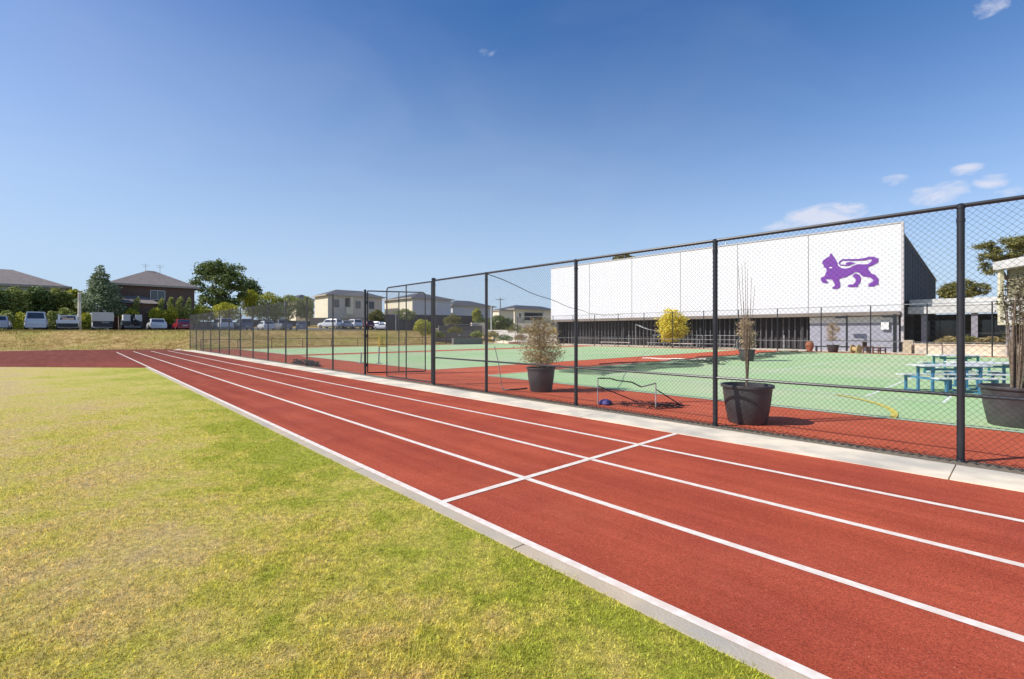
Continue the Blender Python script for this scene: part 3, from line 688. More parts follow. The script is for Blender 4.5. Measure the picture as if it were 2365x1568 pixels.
# ================================================================== HOUSES
def brickmat(name, c1, c2, mortar, sc=3.2):
    m, t, b = newmat(name); g = t.nodes.new('ShaderNodeTexCoord'); br = t.nodes.new('ShaderNodeTexBrick')
    mp_ = t.nodes.new('ShaderNodeMapping'); mp_.inputs['Rotation'].default_value = (R(90), 0, 0); t.links.new(g.outputs['Object'], mp_.inputs[0]); t.links.new(mp_.outputs[0], br.inputs['Vector'])
    br.inputs['Color1'].default_value = (*c1, 1); br.inputs['Color2'].default_value = (*c2, 1); br.inputs['Mortar'].default_value = (*mortar, 1); br.inputs['Scale'].default_value = sc
    t.links.new(br.outputs['Color'], b.inputs['Base Color']); b.inputs['Roughness'].default_value = .85; return m
def tilemat(name, c1, c2):
    m, t, b = newmat(name); g = t.nodes.new('ShaderNodeTexCoord'); wv = t.nodes.new('ShaderNodeTexWave'); wv.bands_direction = 'Z'; wv.inputs['Scale'].default_value = 2.6; wv.inputs['Distortion'].default_value = .6
    t.links.new(g.outputs['Object'], wv.inputs['Vector']); n = t.nodes.new('ShaderNodeTexNoise'); n.inputs['Scale'].default_value = 2.2; n.inputs['Detail'].default_value = 6; t.links.new(g.outputs['Object'], n.inputs['Vector'])
    r = t.nodes.new('ShaderNodeValToRGB'); r.color_ramp.elements[0].position = .35; r.color_ramp.elements[1].position = .65; r.color_ramp.elements[0].color = (*c1, 1); r.color_ramp.elements[1].color = (*c2, 1)
    t.links.new(n.outputs['Fac'], r.inputs[0]); t.links.new(r.outputs[0], b.inputs['Base Color']); b.inputs['Roughness'].default_value = .8
    bp = t.nodes.new('ShaderNodeBump'); bp.inputs['Distance'].default_value = .06; t.links.new(wv.outputs['Fac'], bp.inputs['Height']); t.links.new(bp.outputs[0], b.inputs['Normal']); return m
T_BROWN = tilemat('brown_roof_tiles', (.22, .18, .16), (.29, .24, .21)); T_DARK = tilemat('dark_roof_tiles', (.055, .06, .075), (.085, .09, .11)); T_GREY = tilemat('grey_roof_tiles', (.10, .10, .11), (.14, .14, .15))
B_DARK = brickmat('dark_brown_brick', (.13, .075, .055), (.17, .10, .075), (.19, .15, .12)); W_GREEN = mat('grey_green_render', (.48, .50, .44), (.54, .55, .49), 1, .8)
W_CREAM = mat('cream_render', (.80, .72, .54), (.84, .77, .60), .7, .8); W_SHADE = mat('shaded_cream_render', (.58, .53, .46), (.63, .58, .51), .7, .8); W_PALE = mat('pale_grey_render', (.60, .59, .60), (.66, .65, .66), .7, .8)
M_BEIGE = mat('beige_gutter', (.40, .35, .28), (.44, .39, .32), 2, .6)
def house(name, label, t0, n0, n1, depth, z0, ze, zr, wall, roof, wins=(), side=None, over=.55, ridge=.5, trim=M_BEIGE, extras=None):
    r = empty(name, tn(t0, (n0+n1)/2, z0), ROT_N, label, 'house'); W_ = n1-n0; h = ze-z0; hw = W_/2
    mb = MB(); mb.bbox(-hw, hw, 0, depth, -2.0, h)
    if side: mb.mi = [0, 0, 0, 1, 0, 1]
    mb.build('wall', [wall, side] if side else wall, r)
    o_ = over; a = [(-hw-o_, -o_, h), (hw+o_, -o_, h), (hw+o_, depth+o_, h), (-hw-o_, depth+o_, h)]; rh = zr-z0
    if W_ >= depth: k = (depth/2+o_); ra, rb = (-hw-o_+k*ridge*2, depth/2, rh), (hw+o_-k*ridge*2, depth/2, rh)
    else: k = (hw+o_); ra, rb = (0, -o_+k, rh), (0, depth+o_-k, rh)
    mb = MB()
    if W_ >= depth: mb.add(a+[ra, rb], [(0, 1, 5, 4), (1, 2, 5), (2, 3, 4, 5), (3, 0, 4), (3, 2, 1, 0)])
    else: mb.add(a+[ra, rb], [(0, 1, 4), (1, 2, 5, 4), (2, 3, 5), (3, 0, 4, 5), (3, 2, 1, 0)])
    rf = mb.build('roof', roof, r)
    mb = MB(); 
    mb.bbox(-hw-o_-.08, hw+o_+.08, -o_-.10, -o_-.002, h-.22, h+.06); mb.bbox(-hw-o_-.10, -hw-o_-.002, -o_-.1, depth+o_, h-.22, h+.06); mb.bbox(hw+o_+.002, hw+o_+.10, -o_-.1, depth+o_, h-.22, h+.06)
    mb.build('gutter', trim, r)
    for (u, zc, ww, wh) in wins:      # u measured from left along the front
        mb = MB(); x = -hw+u
        mb.bbox(x-ww/2, x+ww/2, -.08, -.002, zc-wh/2, zc+wh/2); f = mb.build('window', M_WHITE if wall in (B_DARK,) else M_BEIGE, r)
        mb = MB(); mb.bbox(x-ww/2+.07, x-.03, -.11, -.082, zc-wh/2+.07, zc+wh/2-.07); mb.bbox(x+.03, x+ww/2-.07, -.11, -.082, zc-wh/2+.07, zc+wh/2-.07); mb.build('pane', M_GLASS, f)
    return r
def tplane(x, T):   # (s, n) where column x meets plane t=T
    X = (x-1182)/1097; s = T/(X*D1.x+D1.y); return s, s*(X*DN.x+DN.y)
# house 1 (left edge)
T = 90.5; s1, nR = tplane(152, T)
h1 = house('brick_house', 'two storey house with brown hip roof behind the tall hedge at the left edge', T, nR-16.5, nR, 11, 1.8, zat(663, s1), zat(613, s1-4), W_GREEN, T_BROWN, [(3.2, 4.6, 2.2, 1.2), (11.0, 4.6, 1.8, 1.2)], side=B_DARK)
mb = MB(); mb.bbox(-.35, .35, 4.4, 5.1, 8.4, 9.2); 
T = 83.1; s2, n2R = tplane(449, T); s2l, n2L = tplane(256, T)
h2 = house('brick_house', 'dark brown brick house with wide hip roof and one white window', T, n2L, n2R, 9.2, 1.8, zat(664, s2), 0+zat(627, s2+1), B_DARK, T_BROWN, [(5.05, 4.9, 1.7, 1.35)], ridge=.47)
for (hh, xx, yy) in ((h2, 1.1, 4.6), (h2, -.6, 4.6)):
    mb = MB(); mb.tube([(xx, yy, 8.4), (xx, yy, 9.75)], .03, 5); mb.bar((xx-.5, yy, 9.55), (xx+.5, yy, 9.55), .03); mb.bar((xx-.35, yy, 9.3), (xx+.35, yy, 9.3), .03); mb.build('antenna', M_STEEL, hh)
mb = MB(); mb.bbox(-4.0, -.2, -3.2, -.6, -1.5, 3.5); mb.build('porch_wall', B_DARK, h2)
mb = MB(); mb.add([(-4.6, -3.8, 3.5), (.3, -3.8, 3.5), (.3, -.02, 3.6), (-4.6, -.02, 3.6), (-3.0, -.02, 4.7), (-1.2, -.02, 4.7)], [(0, 1, 5, 4), (1, 2, 5), (0, 4, 3), (0, 3, 2, 1), (2, 3, 4, 5)]); mb.build('porch_roof', T_BROWN, h2)
T = 118; s3, n3 = tplane(683, T); _, n3b = tplane(724, T)
house('rendered_house', 'small dark roof and cream gable showing above the shrubs', T, n3, n3b, 8, 3, zat(691, s3), zat(678, s3), W_CREAM, T_DARK, over=.4)
T = 104.7; s4, n4 = tplane(757, T); s4b, n4b = tplane(882, T); ze4 = zat(680, s4)
h4 = house('rendered_house', 'two storey cream house with shade-toned front and three small windows', T, n4, n4b, 7.8, 2.9, ze4, zat(667, s4)+.3, W_SHADE, T_GREY, [(1.9, ze4-2.9-1.9, 1.3, 1.8), (7.0, ze4-2.9-2.0, 1.3, 1.8), (10.3, ze4-2.9-2.0, 1.3, 1.8)], side=W_CREAM, ridge=.45)  # front greyer than the cream side: its shade is put into the colour
W4 = n4b-n4; mb = MB(); mb.bbox(-W4/2+4.0, -W4/2+5.6, -.6, -.03, 2.6, 4.2); mb.bbox(-W4/2+5.0, -W4/2+5.6, -.5, -.03, 4.2, ze4-3.2); mb.build('balcony', W_CREAM, h4)
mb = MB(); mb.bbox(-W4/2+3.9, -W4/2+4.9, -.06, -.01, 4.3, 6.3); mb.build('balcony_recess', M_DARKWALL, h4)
T = 96.4; s5, n5 = tplane(952, T); _, n5b = tplane(1041, T)
house('rendered_house', 'house with blank pale grey wall and sunlit cream side behind the gate', T, n5, n5b, 13.3, 2.5, zat(687, s5), zat(670, s5), W_PALE, T_DARK, side=W_CREAM)  # brighter cream on the sunlit side: the sunlight is put into the colour
T = 101; s6, n6 = tplane(1045, T); _, n6b = tplane(1138, T)
house('rendered_house', 'low pale blue grey house with flat looking dark roof', T, n6, n6b, 9, 2.8, zat(704, s6), zat(690, s6), W_PALE, T_DARK, [(9, 2.7, 2.4, 1.4)], over=.6)
T = 113; s7, n7 = tplane(1188, T); _, n7b = tplane(1290, T)
h7 = house('rendered_house', 'cream house with dark roof and balcony just left of the white hall', T, n7, n7b, 9, 3, zat(713, s7), zat(702, s7), W_CREAM, T_DARK, [(2.4, 3.8, 1.0, 1.6)])
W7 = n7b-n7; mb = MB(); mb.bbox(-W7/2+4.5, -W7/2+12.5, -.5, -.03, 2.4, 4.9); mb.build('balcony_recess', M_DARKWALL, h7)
mb = MB(); mb.bbox(-W7/2+3.5, -W7/2+20, -1.2, -.52, 1.2, 2.35); mb.bbox(-W7/2+12.6, -W7/2+14, -1.0, -.04, 2.36, 5.2); mb.build('balcony', W_CREAM, h7)
T = 108; s8, n8 = tplane(1152, T); _, n8b = tplane(1186, T)
house('rendered_house', 'small cream garage front under a low dark roof between two houses', T, n8, n8b, 5, 2.8, zat(716, s8), zat(711, s8), W_CREAM, T_DARK, over=.3)

# dark boundary fence and brown brick wall behind the car park
def wallpx(name, label, x0, x1, s0, s1_, y0, y1, th, m, cat='wall', capm=None):
    a, b = at(x0, s0), at(x1, s1_); za0, za1 = zat(y0, s0), zat(y1, s0)
    mb = MB(); mid = (a+b)/2; d = b-a; mb.box((mid.x, mid.y, (za0+za1)/2-.4), (d.length, th, abs(za0-za1)+.8), math.atan2(d.y, d.x))
    if capm:
        mb.cur = 1; mb.box((mid.x, mid.y, za0+.08), (d.length+.05, th+.08, .14), math.atan2(d.y, d.x))
    return tag(mb.build(name, [m, capm] if capm else m), label, cat)
M_DKFENCE = mat('dark_paling', (.045, .045, .055), (.06, .058, .065), 2, .8)
wallpx('boundary_wall', 'long dark boundary wall with pale capping under the grey walled house', 890, 1001, 88, 92, 727, 757, .2, M_DKFENCE, capm=M_GREY)
wallpx('paling_fence', 'dark brown paling fence behind the landscaped terraces', 1001, 1096, 90, 96, 727, 748, .12, mat('brown_paling', (.09, .065, .06), (.12, .09, .08), 3, .8), 'fence')
wallpx('paling_fence', 'dark wooden fence behind the white cars left of the cream house', 715, 890, 106, 101, 734, 750, .12, M_DKFENCE, 'fence')
wallpx('paling_fence', 'grey paling fence behind the cars left of the dark red car', 440, 560, 76, 84, 742, 762, .1, mat('grey_paling', (.11, .10, .09), (.15, .14, .13), 3, .85), 'fence')
wallpx('paling_fence', 'shaded paling fence under the shrubs behind the white hatchback', 562, 716, 84, 95, 738, 758, .1, M_DKFENCE, 'fence')
# landscaped terraces
M_SLEEP = mat('grey_sleeper', (.13, .125, .12), (.18, .17, .16), 4, .85); 
for i, (x0, x1, s0, s1_, y0, y1, lb) in enumerate(((1012, 1112, 66, 68, 752, 764, 'upper grey sleeper retaining wall'), (1004, 1108, 62, 64, 766, 779, 'lower grey sleeper retaining wall'), (1045, 1112, 57, 59, 781, 789, 'lowest grey sleeper retaining wall beside the pale path'))):
    wallpx('sleeper_wall', lb, x0, x1, s0, s1_, y0, y1, .5, M_SLEEP)
for i, (x0, x1, sa, yy, lb) in enumerate(((1030, 1105, 65, 749, 'top'), (1012, 1090, 63.5, 765, 'second'), (1060, 1125, 60.5, 774, 'third'), (1020, 1118, 58.5, 783, 'lowest'))):
    a, b = at(x0, sa), at(x1, sa+1.5); za = zat(yy, sa); e = empty('timber_bench', Vector((a.x, a.y, 0)), 0, lb+' grey timber bench rail on the landscaped terraces', 'bench', 'timber benches on the terraces')
    mb = MB(); mb.bar(Vector((a.x, a.y, za)), Vector((b.x, b.y, za)), .4, .09); mb.build('seat', mat('weathered_timber%d' % i, (.30, .28, .26), (.22, .21, .2), 3, .8), e, True)
    for f in (.1, .37, .63, .9):
        q = a.lerp(b, f); mb = MB(); mb.box((q.x, q.y, za-.30), (.12, .3, .5)); mb.build('leg', M_SLEEP, e, True)
wallpx('block_wall', 'cream block wall above the terraces', 1088, 1118, 68, 69, 745, 758, .4, M_CONC2)
wallpx('block_wall', 'pale low wall below the cream house balcony', 1180, 1272, 96, 96, 746, 756, .3, M_CONC2)
def slab_poly(name, pts, z, m):
    mb = MB(); mb.poly([Vector((p.x, p.y, 0)) for p in pts], -.3, z); return tag(mb.build(name, m), kind='structure')
for i, (pts, nm) in enumerate((([G(1003, 792), G(1235, 791.5), G(1235, 793.2), G(1003, 794)], 'terrace_path'),)):
    slab_poly(nm, pts, .03, M_CONC2)
mb = MB(); 
for (xa, sa, za, xb, sb, zb2, wd) in ((1160, 80, 1.85, 1205, 72, 1.2, 7.5), (1205, 72, 1.2, 1255, 62, .25, 9.5)):
    a, b = at(xa, sa), at(xb, sb); d = (b-a).normalized(); p = Vector((-d.y, d.x, 0))*wd/2
    a.z = max(za, hgt(a.x, a.y)+.12); b.z = max(zb2, hgt(b.x, b.y)+.12)
    q = [a-p, b-p, b+p, a+p]; mb.add(q+[v-Vector((0, 0, 1.2)) for v in q], [(0, 1, 2, 3), (0, 4, 5, 1), (1, 5, 6, 2), (2, 6, 7, 3), (3, 7, 4, 0)])
struct('ramp_path', mb, M_CONC2)

# ================================================================== POLES
def pole(name, label, x, s, ytop, r, m, extra=None, cat='pole', group=None):
    p = at(x, s); z0 = hgt(p.x, p.y); e = empty(name, Vector((p.x, p.y, z0)), 0, label, cat, group)
    h = zat(ytop, s)-z0; mb = MB(); mb.tube([(0, 0, -.1), (0, 0, h)], [r, r*.8], 8); mb.build('shaft', m, e, smooth=True)
    if extra: extra(e, h)
    return e
pole('light_pole', 'pale concrete pole between the ute and the canopy truck', 183.5, 55, 675, .17, M_CONC2)
def xarm(e, h):
    mb = MB(); mb.bar((-1.3, 0, h-.5), (1.3, 0, h-.5), .13); mb.build('crossarm', M_BARK, e)
    for q in (-1.1, -.4, .4, 1.1):
        mb = MB(); mb.tube([(q, 0, h-.44), (q, 0, h-.25)], .05, 6); mb.build('insulator', M_GREY, e)
pole('power_pole', 'distant timber power pole with crossarm left of the hall', 1155, 140, 688, .2, M_GREY, xarm)
pole('light_pole', 'thin white pole before the pale blue grey house', 1134, 82, 706, .09, M_WHITE)
pole('light_pole', 'thin pale pole before the dark boundary wall', 914, 84, 722, .10, M_GREY)
yp = empty('yellow_stand', Vector(G(876, 801)), .3, 'small yellow upright stand at the foot of the bank seen past the gate', 'sports stand')
M_YEL = mat('yellow_paint', (.65, .40, .05), (.6, .36, .06), 4, .5)
mb = MB(); mb.tube([(0, 0, 0), (0, 0, 1.05)], .07, 8); mb.build('upright', M_YEL, yp)
mb = MB(); mb.bbox(-.12, .75, -.3, .3, 0, .10); mb.tube([(.65, 0, .1), (.03, 0, .62)], .04, 6); mb.build('base', M_YEL, yp)
for (x, y, h, lb) in ((874, 840, .84, 'bare net post on the red surround, right one seen through the gate'), (833, 839, .52, 'short bare net post left of the taller one beyond the gate')):
    mb = MB(); p = G(x, y); mb.tube([p, p+Vector((.03, 0, h))], .035, 8); mb.lathe([(.16, .0), (.16, .03), (.05, .05)], p, 16); tag(mb.build('net_post', M_GREY), lb, 'net post')
# leaning pole with cord beside the first pot
lp = empty('leaning_net_pole', G(1160, 901), 0, 'thin leaning net pole with loose cord beside the small leafy pot', 'net pole')
mb = MB(); mb.tube([(0, 0, .02), (-.10, -.02, .7), (-.21, -.02, 1.17)], .012, 6); mb.build('pole', M_GREY, lp)
mb = MB(); mb.tube([(0, 0, .05), (.04, -.05, .03), (.12, -.12, .02), (.22, -.14, .035), (.35, -.05, .03), (.5, .05, .03), (.66, .12, .04)], .02, 6); mb.build('cord', M_WIRE, lp)

# ================================================================== FOLIAGE
def leaves(name, blobs, count, size, m, parent, flat=.0, shell=.55, aspect=2.0, clump=0, crad=1.9):
    """blobs: (x,y,z,rx,ry,rz) local; leaf quads spread mostly near blob surfaces"""
    vol = np.array([b[3]*b[4]+b[3]*b[5] for b in blobs]); idx = rng.choice(len(blobs), count, p=vol/vol.sum())
    B = np.array(blobs)[idx]
    d = rng.normal(size=(count, 3)); d /= np.linalg.norm(d, axis=1)[:, None]
    rad = shell+(1-shell)*rng.random(count)**.6; rad *= (1+.16*np.sin(d[:, 0]*7+idx)*np.sin(d[:, 2]*6+idx*2))
    P = B[:, :3]+d*rad[:, None]*B[:, 3:6]
    if clump:
        cc = rng.choice(count, clump); j = rng.integers(0, clump, count)
        P = P[cc[j]] + rng.normal(size=(count, 3))*size*crad*np.array([1, 1, .62])
    u = rng.normal(size=(count, 3)); u[:, 2] *= .6; u /= np.linalg.norm(u, axis=1)[:, None]
    v = np.cross(u, rng.normal(size=(count, 3))); v /= np.linalg.norm(v, axis=1)[:, None]
    s = size*rng.uniform(.5, 1.3, count)[:, None]; u = u*s; v = v*s/aspect
    V = np.stack([P-u, P+v, P+u, P-v], axis=1).reshape(-1, 3)
    me = bpy.data.meshes.new(name); me.vertices.add(count*4); me.vertices.foreach_set('co', V.reshape(-1)); me.loops.add(count*4); me.loops.foreach_set('vertex_index', np.arange(count*4))
    me.polygons.add(count); me.polygons.foreach_set('loop_start', np.arange(count)*4); me.polygons.foreach_set('loop_total', np.full(count, 4)); me.materials.append(m); me.update()
    o = bpy.data.objects.new(name, me); scene.collection.objects.link(o); o.parent = parent; return o
L_DARK = leafmat('dark_green_leaves', (0.056, 0.094, 0.026), (0.142, 0.198, 0.053), c3=(0.246, 0.302, 0.094))
L_MID = leafmat('mid_green_leaves', (0.133, 0.179, 0.038), (0.320, 0.377, 0.085), c3=(0.490, 0.510, 0.151))
L_YG = leafmat('yellow_green_leaves', (0.246, 0.290, 0.022), (0.493, 0.522, 0.043), c3=(0.652, 0.609, 0.087))
L_OLIVE = leafmat('olive_gum_leaves', (0.102, 0.109, 0.032), (0.232, 0.217, 0.058), c3=(0.348, 0.319, 0.102))
L_BLUE = leafmat('grey_green_leaves', (0.094, 0.142, 0.066), (0.226, 0.293, 0.142), c3=(0.377, 0.434, 0.246))
L_YEL = leafmat('golden_leaves', (.70, .48, .015), (.90, .72, .03), c3=(.92, .86, .16))
L_BROWN = leafmat('dry_brown_leaves', (.30, .19, .10), (.50, .36, .20), c3=(.56, .48, .22))
L_TAN = leafmat('pale_dry_leaves', (.44, .31, .19), (.62, .48, .32))
def s_on(x, T):
    X = (x-1182)/1097; return T/(X*D1.x+D1.y)
def tree(name, label, x, s, blobs_px, m, count, size, cat='tree', group=None, trunk=.15, ybase=None, limbs=True, bark=M_BARK, clump=0, zbase=None, depth=.8, shell=.5, crad=1.9):
    """blobs_px: (x,y,rx,ry) in picture units at distance s, given real depth"""
    p = at(x, s); k = s/1097; z0 = hgt(p.x, p.y) if zbase is None else zbase
    e = empty(name, Vector((p.x, p.y, z0)), 0, label, cat, group); bl = []
    for (bx, by, rx, ry) in blobs_px:
        dy = random.uniform(-.5, .5)*rx*k; bl.append(((bx-x)*k, dy, zat(by, s)-z0, rx*k, rx*k*depth, ry*k))
    leaves('crown' if cat == 'tree' else 'foliage', bl, count, size, m, e, clump=clump, shell=shell, crad=crad)
    mb = MB(); low = min(b[2] for b in bl); top = max(b[2] for b in bl)
    cx = sum(b[0] for b in bl)/len(bl)
    th = low+.3*(top-low) if trunk else 0
    mb.tube([(0, 0, -.1), (cx*.15, 0, th*.5), (cx*.35, 0, max(th, .2))], [trunk, trunk*.8, trunk*.6], 8)
    if limbs:
        for b in bl: 
            q = Vector((cx*.3, 0, max(th, .2)*.75)); mb.tube([q, q.lerp(Vector(b[:3]), .55)+Vector((0, 0, .1)), Vector(b[:3])], [trunk*.5, trunk*.33, trunk*.12], 5)
    mb.build('trunk' if cat == 'tree' else 'stems', bark, e, smooth=True); return e
# big hedge row at the left
random.seed(3)
for i, (x, yt, w_, m, lb) in enumerate(((-15, 668, 34, L_DARK, 'dark screening tree cut by the left edge behind the silver car'), (38, 672, 34, L_MID, 'dense dark hedge tree left of the van'), (88, 668, 36, L_DARK, 'dense hedge tree rising behind the white van'), (135, 676, 30, L_MID, 'hedge tree above the loaded ute'), (172, 684, 20, L_YG, 'lighter hedge tree left of the pale pole'))):
    tree('hedge_tree', lb, x, s_on(x, 84+i*.4), [(x, 700, w_*.75, 30), (x-w_*.4, 694, w_*.6, 22), (x+w_*.4, 692, w_*.6, 22), (x, (yt+700)/2-4, w_*.55, 20), (x+5, 722, w_*.8, 22), (x, 742, w_*.95, 20)], m, 6400, .17, group='screening trees along the car park edge', trunk=.14, limbs=False)
for i, (x, y, w_, m, lb) in enumerate(((10, 733, 22, L_MID, 'low shrub behind the silver car'), (50, 738, 24, L_YG, 'low yellowish shrub at the left of the white van'), (120, 734, 20, L_MID, 'low shrub between van and ute'), (150, 727, 26, L_MID, 'shrub above the loaded ute'), (196, 738, 22, L_YG, 'low shrub left of the canopy truck'), (228, 742, 20, L_MID, 'low shrub behind the canopy truck'), (300, 728, 20, L_YG, 'yellow green shrub behind the dark four wheel drive'), (362, 726, 22, L_YG, 'bright shrub behind the white sedan'), (396, 724, 17, L_YG, 'bright shrub between the white and red cars'), (428, 722, 18, L_MID, 'rounded shrub behind the red car'), (454, 722, 16, L_YG, 'shrub at the right corner of the brick house'))):
    tree('shrub', lb, x, s_on(x, 79.0), [(x, y, w_*.6, 15), (x-w_*.5, y+4, w_*.5, 13), (x+w_*.5, y+3, w_*.5, 13), (x, y-8, w_*.4, 9), (x, y+13, w_*.8, 14)], m, 2400, .12, cat='shrub', group='shrubs behind the parked cars', trunk=.05, limbs=False)
for i, (x, y) in enumerate(((316, 698), (372, 700), (395, 697), (414, 696), (436, 700))):
    tree('slender_shrub', ('first', 'second', 'third', 'fourth', 'last')[i]+' slender shrub from the left before the brown brick wall', x, s_on(x, 79.6), [(x, y+8, 7, 16), (x+2, y-4, 5, 9), (x-2, y+20, 9, 12)], L_MID, 900, .11, cat='shrub', group='slender shrubs before the brown brick house', trunk=.04, limbs=False)
tree('conifer_tree', 'tall pointed grey green tree left of the brown brick house', 232, s_on(232, 80.5), [(230, 625, 10, 14), (231, 640, 18, 14), (226, 655, 22, 16), (238, 668, 30, 18), (218, 680, 26, 20), (250, 690, 28, 22), (228, 702, 40, 22), (262, 712, 22, 18), (205, 700, 22, 22)], L_BLUE, 10500, .15, trunk=.18, depth=.9)
tree('gum_tree', 'big dark gum tree with open crown right of the brown brick house', 497, 92, [(500, 618, 26, 15), (475, 628, 26, 17), (530, 628, 27, 17), (460, 647, 17, 20), (545, 648, 25, 20), (512, 642, 22, 13), (497, 685, 26, 22), (470, 676, 15, 14), (535, 676, 28, 20), (562, 660, 16, 16), (482, 705, 22, 18), (520, 705, 26, 16)], L_DARK, 12000, .24, trunk=.32, clump=150, shell=.55)
tree('gum_tree', 'smaller dark tree joined to the right of the big gum', 582, 100, [(576, 657, 14, 11), (592, 672, 13, 12), (578, 680, 16, 14), (566, 690, 14, 14)], L_DARK, 3200, .22, trunk=.15, clump=60)
for i, (x, y, w_, h, m, n_, lb) in enumerate(((577, 690, 26, 22, L_YG, 2600, 'bright yellow green bush at the foot of the gum trees'), (620, 694, 32, 20, L_YG, 2400, 'yellow green bush right of the brightest one'), (665, 698, 34, 18, L_MID, 2600, 'broad green bush left of the cream house'), (706, 702, 20, 18, L_MID, 2000, 'green bush beside the cream house corner'), (630, 718, 40, 14, L_MID, 2400, 'low spreading shrub above the white hatchback'), (520, 712, 34, 14, L_YG, 2200, 'low bush behind the fence top under the big gum'), (470, 718, 24, 12, L_MID, 1500, 'low bush beside the fence end'), (870, 727, 20, 13, L_OLIVE, 1500, 'olive bush beside the cream house right corner'), (935, 722, 26, 9, L_MID, 1200, 'bush rising over the dark boundary wall'), (1045, 737, 22, 11, L_OLIVE, 1300, 'bush before the brown paling fence'), (1100, 722, 11, 11, L_YG, 800, 'lime bush before the pale blue grey house'), (1150, 741, 34, 13, L_DARK, 2400, 'spreading dark bush left of the ramp'), (1112, 742, 16, 9, L_DARK, 800, 'dark bush beside the cream block wall'))):
    tree('bush', lb, x, (96, 98, 99, 100, 94, 88, 82, 98, 90, 86, 92, 88, 76)[i], [(x, y, w_*.6, h), (x-w_*.55, y+3, w_*.5, h*.8), (x+w_*.55, y+3, w_*.5, h*.8), (x+2, y-h*.5, w_*.35, h*.5), (x-w_*.2, y+h*1.1, w_*.7, h*.8), (x+w_*.4, y+h*1.2, w_*.6, h*.8)], m, int(n_*2.0), .16, cat='bush', group='bushes below the houses', trunk=.06, limbs=False)
tree('small_tree', 'light green young tree just left of the double gate post', 975, 58, [(975, 748, 16, 11), (988, 753, 14, 10), (965, 757, 12, 9), (980, 768, 13, 9), (995, 762, 12, 10)], L_YG, 2400, .11, trunk=.05)
tree('small_tree', 'thin young tree on the pale slope', 1190, 62, [(1190, 757, 15, 8), (1180, 762, 10, 7), (1200, 764, 10, 7)], L_OLIVE, 900, .09, trunk=.04)
for i, (x, y, w_, m, lb) in enumerate(((1138, 770, 14, L_BROWN, 'brownish shrub at the foot of the terraces'), (1163, 779, 22, L_DARK, 'dark low shrub beside the terraces'), (1015, 772, 14, L_MID, 'green shrub at the left end of the terraces'), (1222, 762, 26, L_OLIVE, 'olive shrub on the slope'), (1250, 768, 22, L_TAN, 'dry pale shrub near the hall corner'), (1050, 760, 20, L_OLIVE, 'shrub between the sleeper walls'), (1100, 770, 16, L_MID, 'shrub at the right end of the sleeper walls'), (1200, 777, 14, L_TAN, 'dry tuft at the foot of the pale slope'))):
    tree('shrub', lb, x, 59, [(x, y, w_*.6, 7), (x-w_*.5, y+3, w_*.5, 6), (x+w_*.5, y+3, w_*.5, 6)], m, 900, .09, cat='shrub', group='shrubs on the landscaped terraces', trunk=.03, limbs=False)
yt = tree('golden_tree', 'round golden yellow tree before the dark undercroft', 1551, 46.5, [(1551, 745, 24, 24), (1538, 752, 17, 20), (1566, 752, 17, 20), (1550, 727, 14, 12), (1535, 770, 10, 12), (1563, 770, 12, 11), (1551, 776, 14, 12)], L_YEL, 7000, .10, trunk=.06, depth=1.0, clump=170, crad=2.4)
tree('gum_tree', 'olive gum tree top at the right edge above the classroom', 2330, 62, [(2290, 572, 24, 15), (2330, 562, 26, 14), (2365, 560, 30, 16), (2275, 590, 14, 13), (2315, 590, 26, 14), (2345, 588, 20, 12), (2290, 618, 18, 13), (2400, 575, 30, 20)], L_OLIVE, 9000, .15, trunk=.25, clump=100, zbase=0, shell=.3)
tree('gum_tree', 'rounded olive tree behind the white fascia', 2225, 74, [(2190, 666, 22, 13), (2225, 662, 26, 17), (2258, 668, 22, 15), (2175, 675, 14, 11), (2205, 680, 36, 14)], L_OLIVE, 6500, .17, trunk=.22, zbase=0)
tree('gum_tree', 'treetop just showing over the white hall roof', 1440, 92, [(1428, 596, 14, 6), (1445, 593, 12, 7), (1458, 597, 12, 5), (1440, 612, 30, 14)], L_OLIVE, 3200, .2, trunk=.3, zbase=0)
for i, (x, lb) in enumerate(((2190, 'rusty low planting nearest the hall behind the retaining wall'), (2240, 'olive low planting behind the middle of the retaining wall'), (2285, 'rusty low planting at the right end behind the retaining wall'))):
    p = tn(t_at(x, 44.5), 44.5); s_ = p.y
    tree('garden_plant', lb, x, s_, [(x, 785, 16, 9), (x-20, 788, 14, 7), (x+18, 787, 14, 8)], L_OLIVE if i == 1 else L_BROWN, 1400, .07, cat='plant', group='plants behind the retaining wall', trunk=.02, limbs=False, zbase=0)

